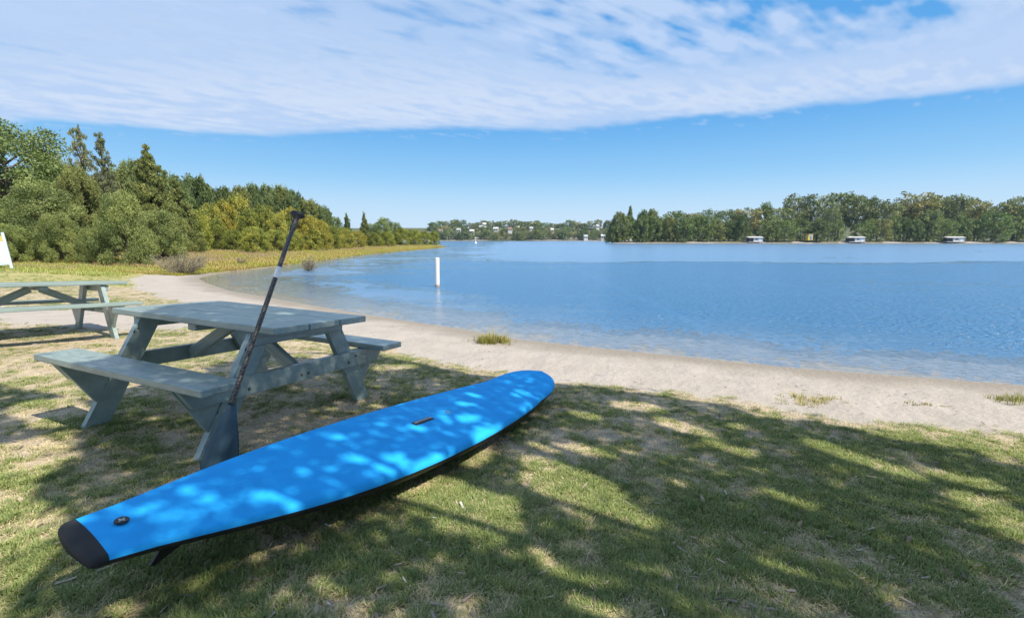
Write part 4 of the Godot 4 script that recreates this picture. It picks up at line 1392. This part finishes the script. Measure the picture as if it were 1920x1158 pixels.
func bare_bush(label: String, where: Vector3, w: float, h: float, stems: int, sd: int, called: String) -> void:
	var r := RandomNumberGenerator.new()
	r.seed = sd
	var t := thing(called, label, "bush", where)
	var st := begin()
	var clumps := []
	for k in stems:
		var a := r.randf() * TAU
		var out := sqrt(r.randf()) * w * 0.5
		var tip := Vector3(cos(a) * out, h * r.randf_range(0.35, 1.0) * (1.0 - 0.5 * out / w), sin(a) * out * 0.8)
		var root := Vector3(cos(a), 0, sin(a)) * out * 0.25
		var mid := root.lerp(tip, 0.5) + Vector3(r.randfn(), r.randf() * 1.5, r.randfn()) * 0.06 * h
		add_tube(st, [root, mid, tip], [0.018, 0.012, 0.005], 4)
		for q in 5:
			var f := r.randf_range(0.35, 1.0)
			var b := root.lerp(mid, f * 2.0) if f < 0.5 else mid.lerp(tip, f * 2.0 - 1.0)
			var e := b + Vector3(r.randfn(), r.randfn() * 0.6 + 0.5, r.randfn()) * 0.13 * h
			add_tube(st, [b, e], [0.007, 0.003], 3)
			clumps.append([e, Vector3.ONE * 0.07 * h, 1.0])
	part("branches", st.commit(), M.twig, t)
	part("dead_leaves", leaves(r, clumps, 7, 0.05, 0.02, Color(0.24, 0.21, 0.14), Color(0.38, 0.34, 0.25)), M.leaf, t)


# ---------------------------------------------------------------- far buildings
func shed(label: String, x: float, w: float) -> void:
	var z := -183.0
	var y := WATER + 0.5
	var s := thing("boat_shed", label, "boat shed", Vector3(x, y, z), "boat sheds on the right-hand shore")
	for e in [-1, 1]:
		for f in [-1, 1]:
			part("pile", cbox(Vector3(0.2, 1.6, 0.2), 0.02), M.dark, s, Transform3D(Basis.IDENTITY, Vector3(e * w * 0.45, -0.6, f * 1.2)))
	part("platform", cbox(Vector3(w * 1.05, 0.2, 3.4), 0.03), M.roof_grey, s, Transform3D(Basis.IDENTITY, Vector3(0, 0.1, 0)))
	part("wall", cbox(Vector3(w * 0.62, 1.5, 2.6), 0.03), M.wall_white, s, Transform3D(Basis.IDENTITY, Vector3(w * 0.17, 0.95, 0)))
	part("open_bay", cbox(Vector3(w * 0.30, 1.3, 2.2), 0.03), M.dark, s, Transform3D(Basis.IDENTITY, Vector3(-w * 0.30, 0.85, -0.1)))
	part("door", cbox(Vector3(w * 0.16, 1.2, 0.08), 0.02), M.pale_blue, s, Transform3D(Basis.IDENTITY, Vector3(w * 0.30, 0.82, 1.33)))
	part("window", cbox(Vector3(w * 0.14, 0.5, 0.08), 0.02), M.glass, s, Transform3D(Basis.IDENTITY, Vector3(w * 0.05, 1.1, 1.33)))
	part("roof", plate(PackedVector2Array([Vector2(-1.6, 1.7), Vector2(1.7, 1.7), Vector2(1.7, 1.78), Vector2(0, 2.15), Vector2(-1.6, 1.8)]), w * 1.04), M.wall_white, s)


func house(label: String, at: Vector3, w: float, sd: int) -> void:
	var r := RandomNumberGenerator.new()
	r.seed = sd
	var t := thing("house", label, "house", at, "houses on the far hillside")
	t.rotation.y = r.randf_range(-0.3, 0.3)
	var tall := r.randf_range(1.9, 2.9)
	var deep := w * 0.7
	part("wall", cbox(Vector3(w, tall + 2.0, deep), 0.05), M.wall_white if sd % 3 else M.wall_cream, t, Transform3D(Basis.IDENTITY, Vector3(0, tall / 2 - 1.0, 0)))
	for k in 2:
		part("window", cbox(Vector3(w * 0.24, 1.1, 0.1), 0.03), M.glass, t, Transform3D(Basis.IDENTITY, Vector3((k - 0.5) * w * 0.5, tall - 1.3, deep / 2)))
	var e := deep / 2 + 0.5
	part("roof", plate(PackedVector2Array([Vector2(-e, tall), Vector2(e, tall), Vector2(0, tall + 1.6)]), w * 1.08), M.roof_brown if sd % 5 == 0 else (M.roof_grey if sd % 2 else M.wall_white), t)


func build_far_things() -> void:
	shed("low white boat shed at the left end of the row, in front of dark trees", 94.4, 5.6)
	shed("white boat shed in the middle of the row on the right-hand shore", 133.7, 6.2)
	shed("white boat shed nearest the right edge of the view", 171.9, 7.0)
	var hut := thing("hut", "tiny yellow hut with blue door between the left and middle sheds", "hut", Vector3(116.8, ground_y(116.8, -184.5) + 0.9, -184.5))
	part("wall", cbox(Vector3(1.9, 2.3, 1.6), 0.04), M.yellow, hut, Transform3D(Basis.IDENTITY, Vector3(0, 1.0, 0)))
	part("door", cbox(Vector3(0.7, 1.3, 0.08), 0.02), M.blue_door, hut, Transform3D(Basis.IDENTITY, Vector3(0.15, 0.75, 0.83)))
	part("sign_panel", cbox(Vector3(1.5, 0.5, 0.08), 0.02), M.wall_white, hut, Transform3D(Basis.IDENTITY, Vector3(0.1, 1.75, 0.83)))
	part("roof", cbox(Vector3(2.2, 0.12, 2.0), 0.03), M.yellow, hut, Transform3D(Basis.IDENTITY, Vector3(0, 2.22, 0)))
	var order := range(HOUSES.size())
	order.sort_custom(func(a, b): return HOUSES[a][0] / -HOUSES[a][2] < HOUSES[b][0] / -HOUSES[b][2])
	var n := 0
	for o in order:
		var e: Array = HOUSES[o]
		var low: bool = e[2] > -440
		var label := "small pale house on the far hillside, %s from the left" % ORDINAL[n]
		if low:
			label = "low white house at the water's edge, %s of two beside the wooded point" % ("left" if e[0] < 75 else "right")
		else:
			n += 1
		house(label, Vector3(e[0], e[1], e[2]), e[3] * 0.62, 300 + o)


# ---------------------------------------------------------------- the scene
func _ready() -> void:
	rng.seed = 12
	for n in [patch_noise, fine_noise, lump_noise, cloud_noise, cloud_fine]:
		n.noise_type = FastNoiseLite.TYPE_SIMPLEX_SMOOTH
		n.frequency = 0.5
	patch_noise.seed = 4
	patch_noise.fractal_octaves = 4
	fine_noise.seed = 9
	fine_noise.fractal_octaves = 4
	lump_noise.seed = 15
	lump_noise.fractal_octaves = 3
	cloud_noise.seed = 23
	cloud_noise.fractal_octaves = 5
	cloud_fine.seed = 29
	cloud_fine.fractal_octaves = 5
	cloud_fine.frequency = 0.7

	var camera := Camera3D.new()
	camera.name = "camera"
	add_child(camera)
	camera.position = EYE
	camera.rotation_degrees = Vector3(-8.52, 0, 0)
	camera.fov = 67.23
	camera.near = 0.05
	camera.far = 6000
	camera.current = true

	var env := Environment.new()
	env.background_mode = Environment.BG_SKY
	env.sky = build_sky()
	env.background_energy_multiplier = 0.705
	env.tonemap_mode = Environment.TONE_MAPPER_LINEAR
	env.tonemap_exposure = 1.42
	env.sdfgi_enabled = true
	env.ssao_enabled = true
	env.ssil_enabled = true
	env.fog_enabled = true
	env.fog_density = 0.00016
	env.fog_light_color = Color(0.72, 0.84, 0.97)
	var we := WorldEnvironment.new()
	we.name = "world"
	we.environment = env
	add_child(we)

	var sun := DirectionalLight3D.new()
	sun.name = "sun"
	add_child(sun)
	sun.look_at_from_position(SUN_TOWARDS * 20.0, Vector3.ZERO)
	sun.light_color = Color(1.0, 0.955, 0.88)
	sun.light_energy = 1.6
	sun.light_angular_distance = 0.5
	sun.shadow_enabled = true

	build_materials()
	build_ground()
	build_water()
	build_trees()
	build_shade_trees()

	make_table("grey-green picnic table in the tree shade, a paddle leaning on it", table_place(-2.10, 0.0, -3.47, -0.405, -0.019, 0.053))
	make_table("sunlit picnic table at the left edge, half cut off by the frame", table_place(-6.265, -0.011, -6.021, 1.027, -0.053, 0.031))
	build_board()
	build_paddle()
	build_sign()
	build_marker()
	build_far_things()

	tussock("yellow-green grass clump standing alone on the sand near the water", Vector2(-0.28, -6.86), 0.62, 0.15, 60, Color(0.24, 0.24, 0.06), Color(0.36, 0.32, 0.12), 5)
	tussock("sparse straw-coloured grass tuft on the sand beyond the lawn edge", Vector2(2.75, -4.15), 0.8, 0.04, 36, Color(0.34, 0.30, 0.12), Color(0.44, 0.38, 0.20), 6)
	tussock("small dark straw tuft on the sand, right of the sparse one", Vector2(3.75, -4.05), 0.4, 0.03, 13, Color(0.22, 0.19, 0.10), Color(0.36, 0.30, 0.17), 7)
	tussock("green grass tuft on the sand at the right edge of the view", Vector2(4.85, -4.2), 0.7, 0.08, 40, Color(0.17, 0.19, 0.06), Color(0.30, 0.28, 0.12), 8)
	bare_bush("leafless grey dead bush sprawling at the head of the bay", Vector3(-14.4, ground_y(-14.4, -20.3), -20.3), 2.4, 1.05, 85, 11, "dead_bush")
	bare_bush("small grey leafless shrub standing in the shallows of the bay", Vector3(-10.3, WATER - 0.1, -23.6), 0.9, 0.95, 34, 12, "dead_bush")
	bare_bush("little dark twiggy bush in the yellow sedge near the water", Vector3(-15.5, ground_y(-15.5, -26.7), -26.7), 0.7, 0.5, 24, 13, "dead_bush")
	build_grass()
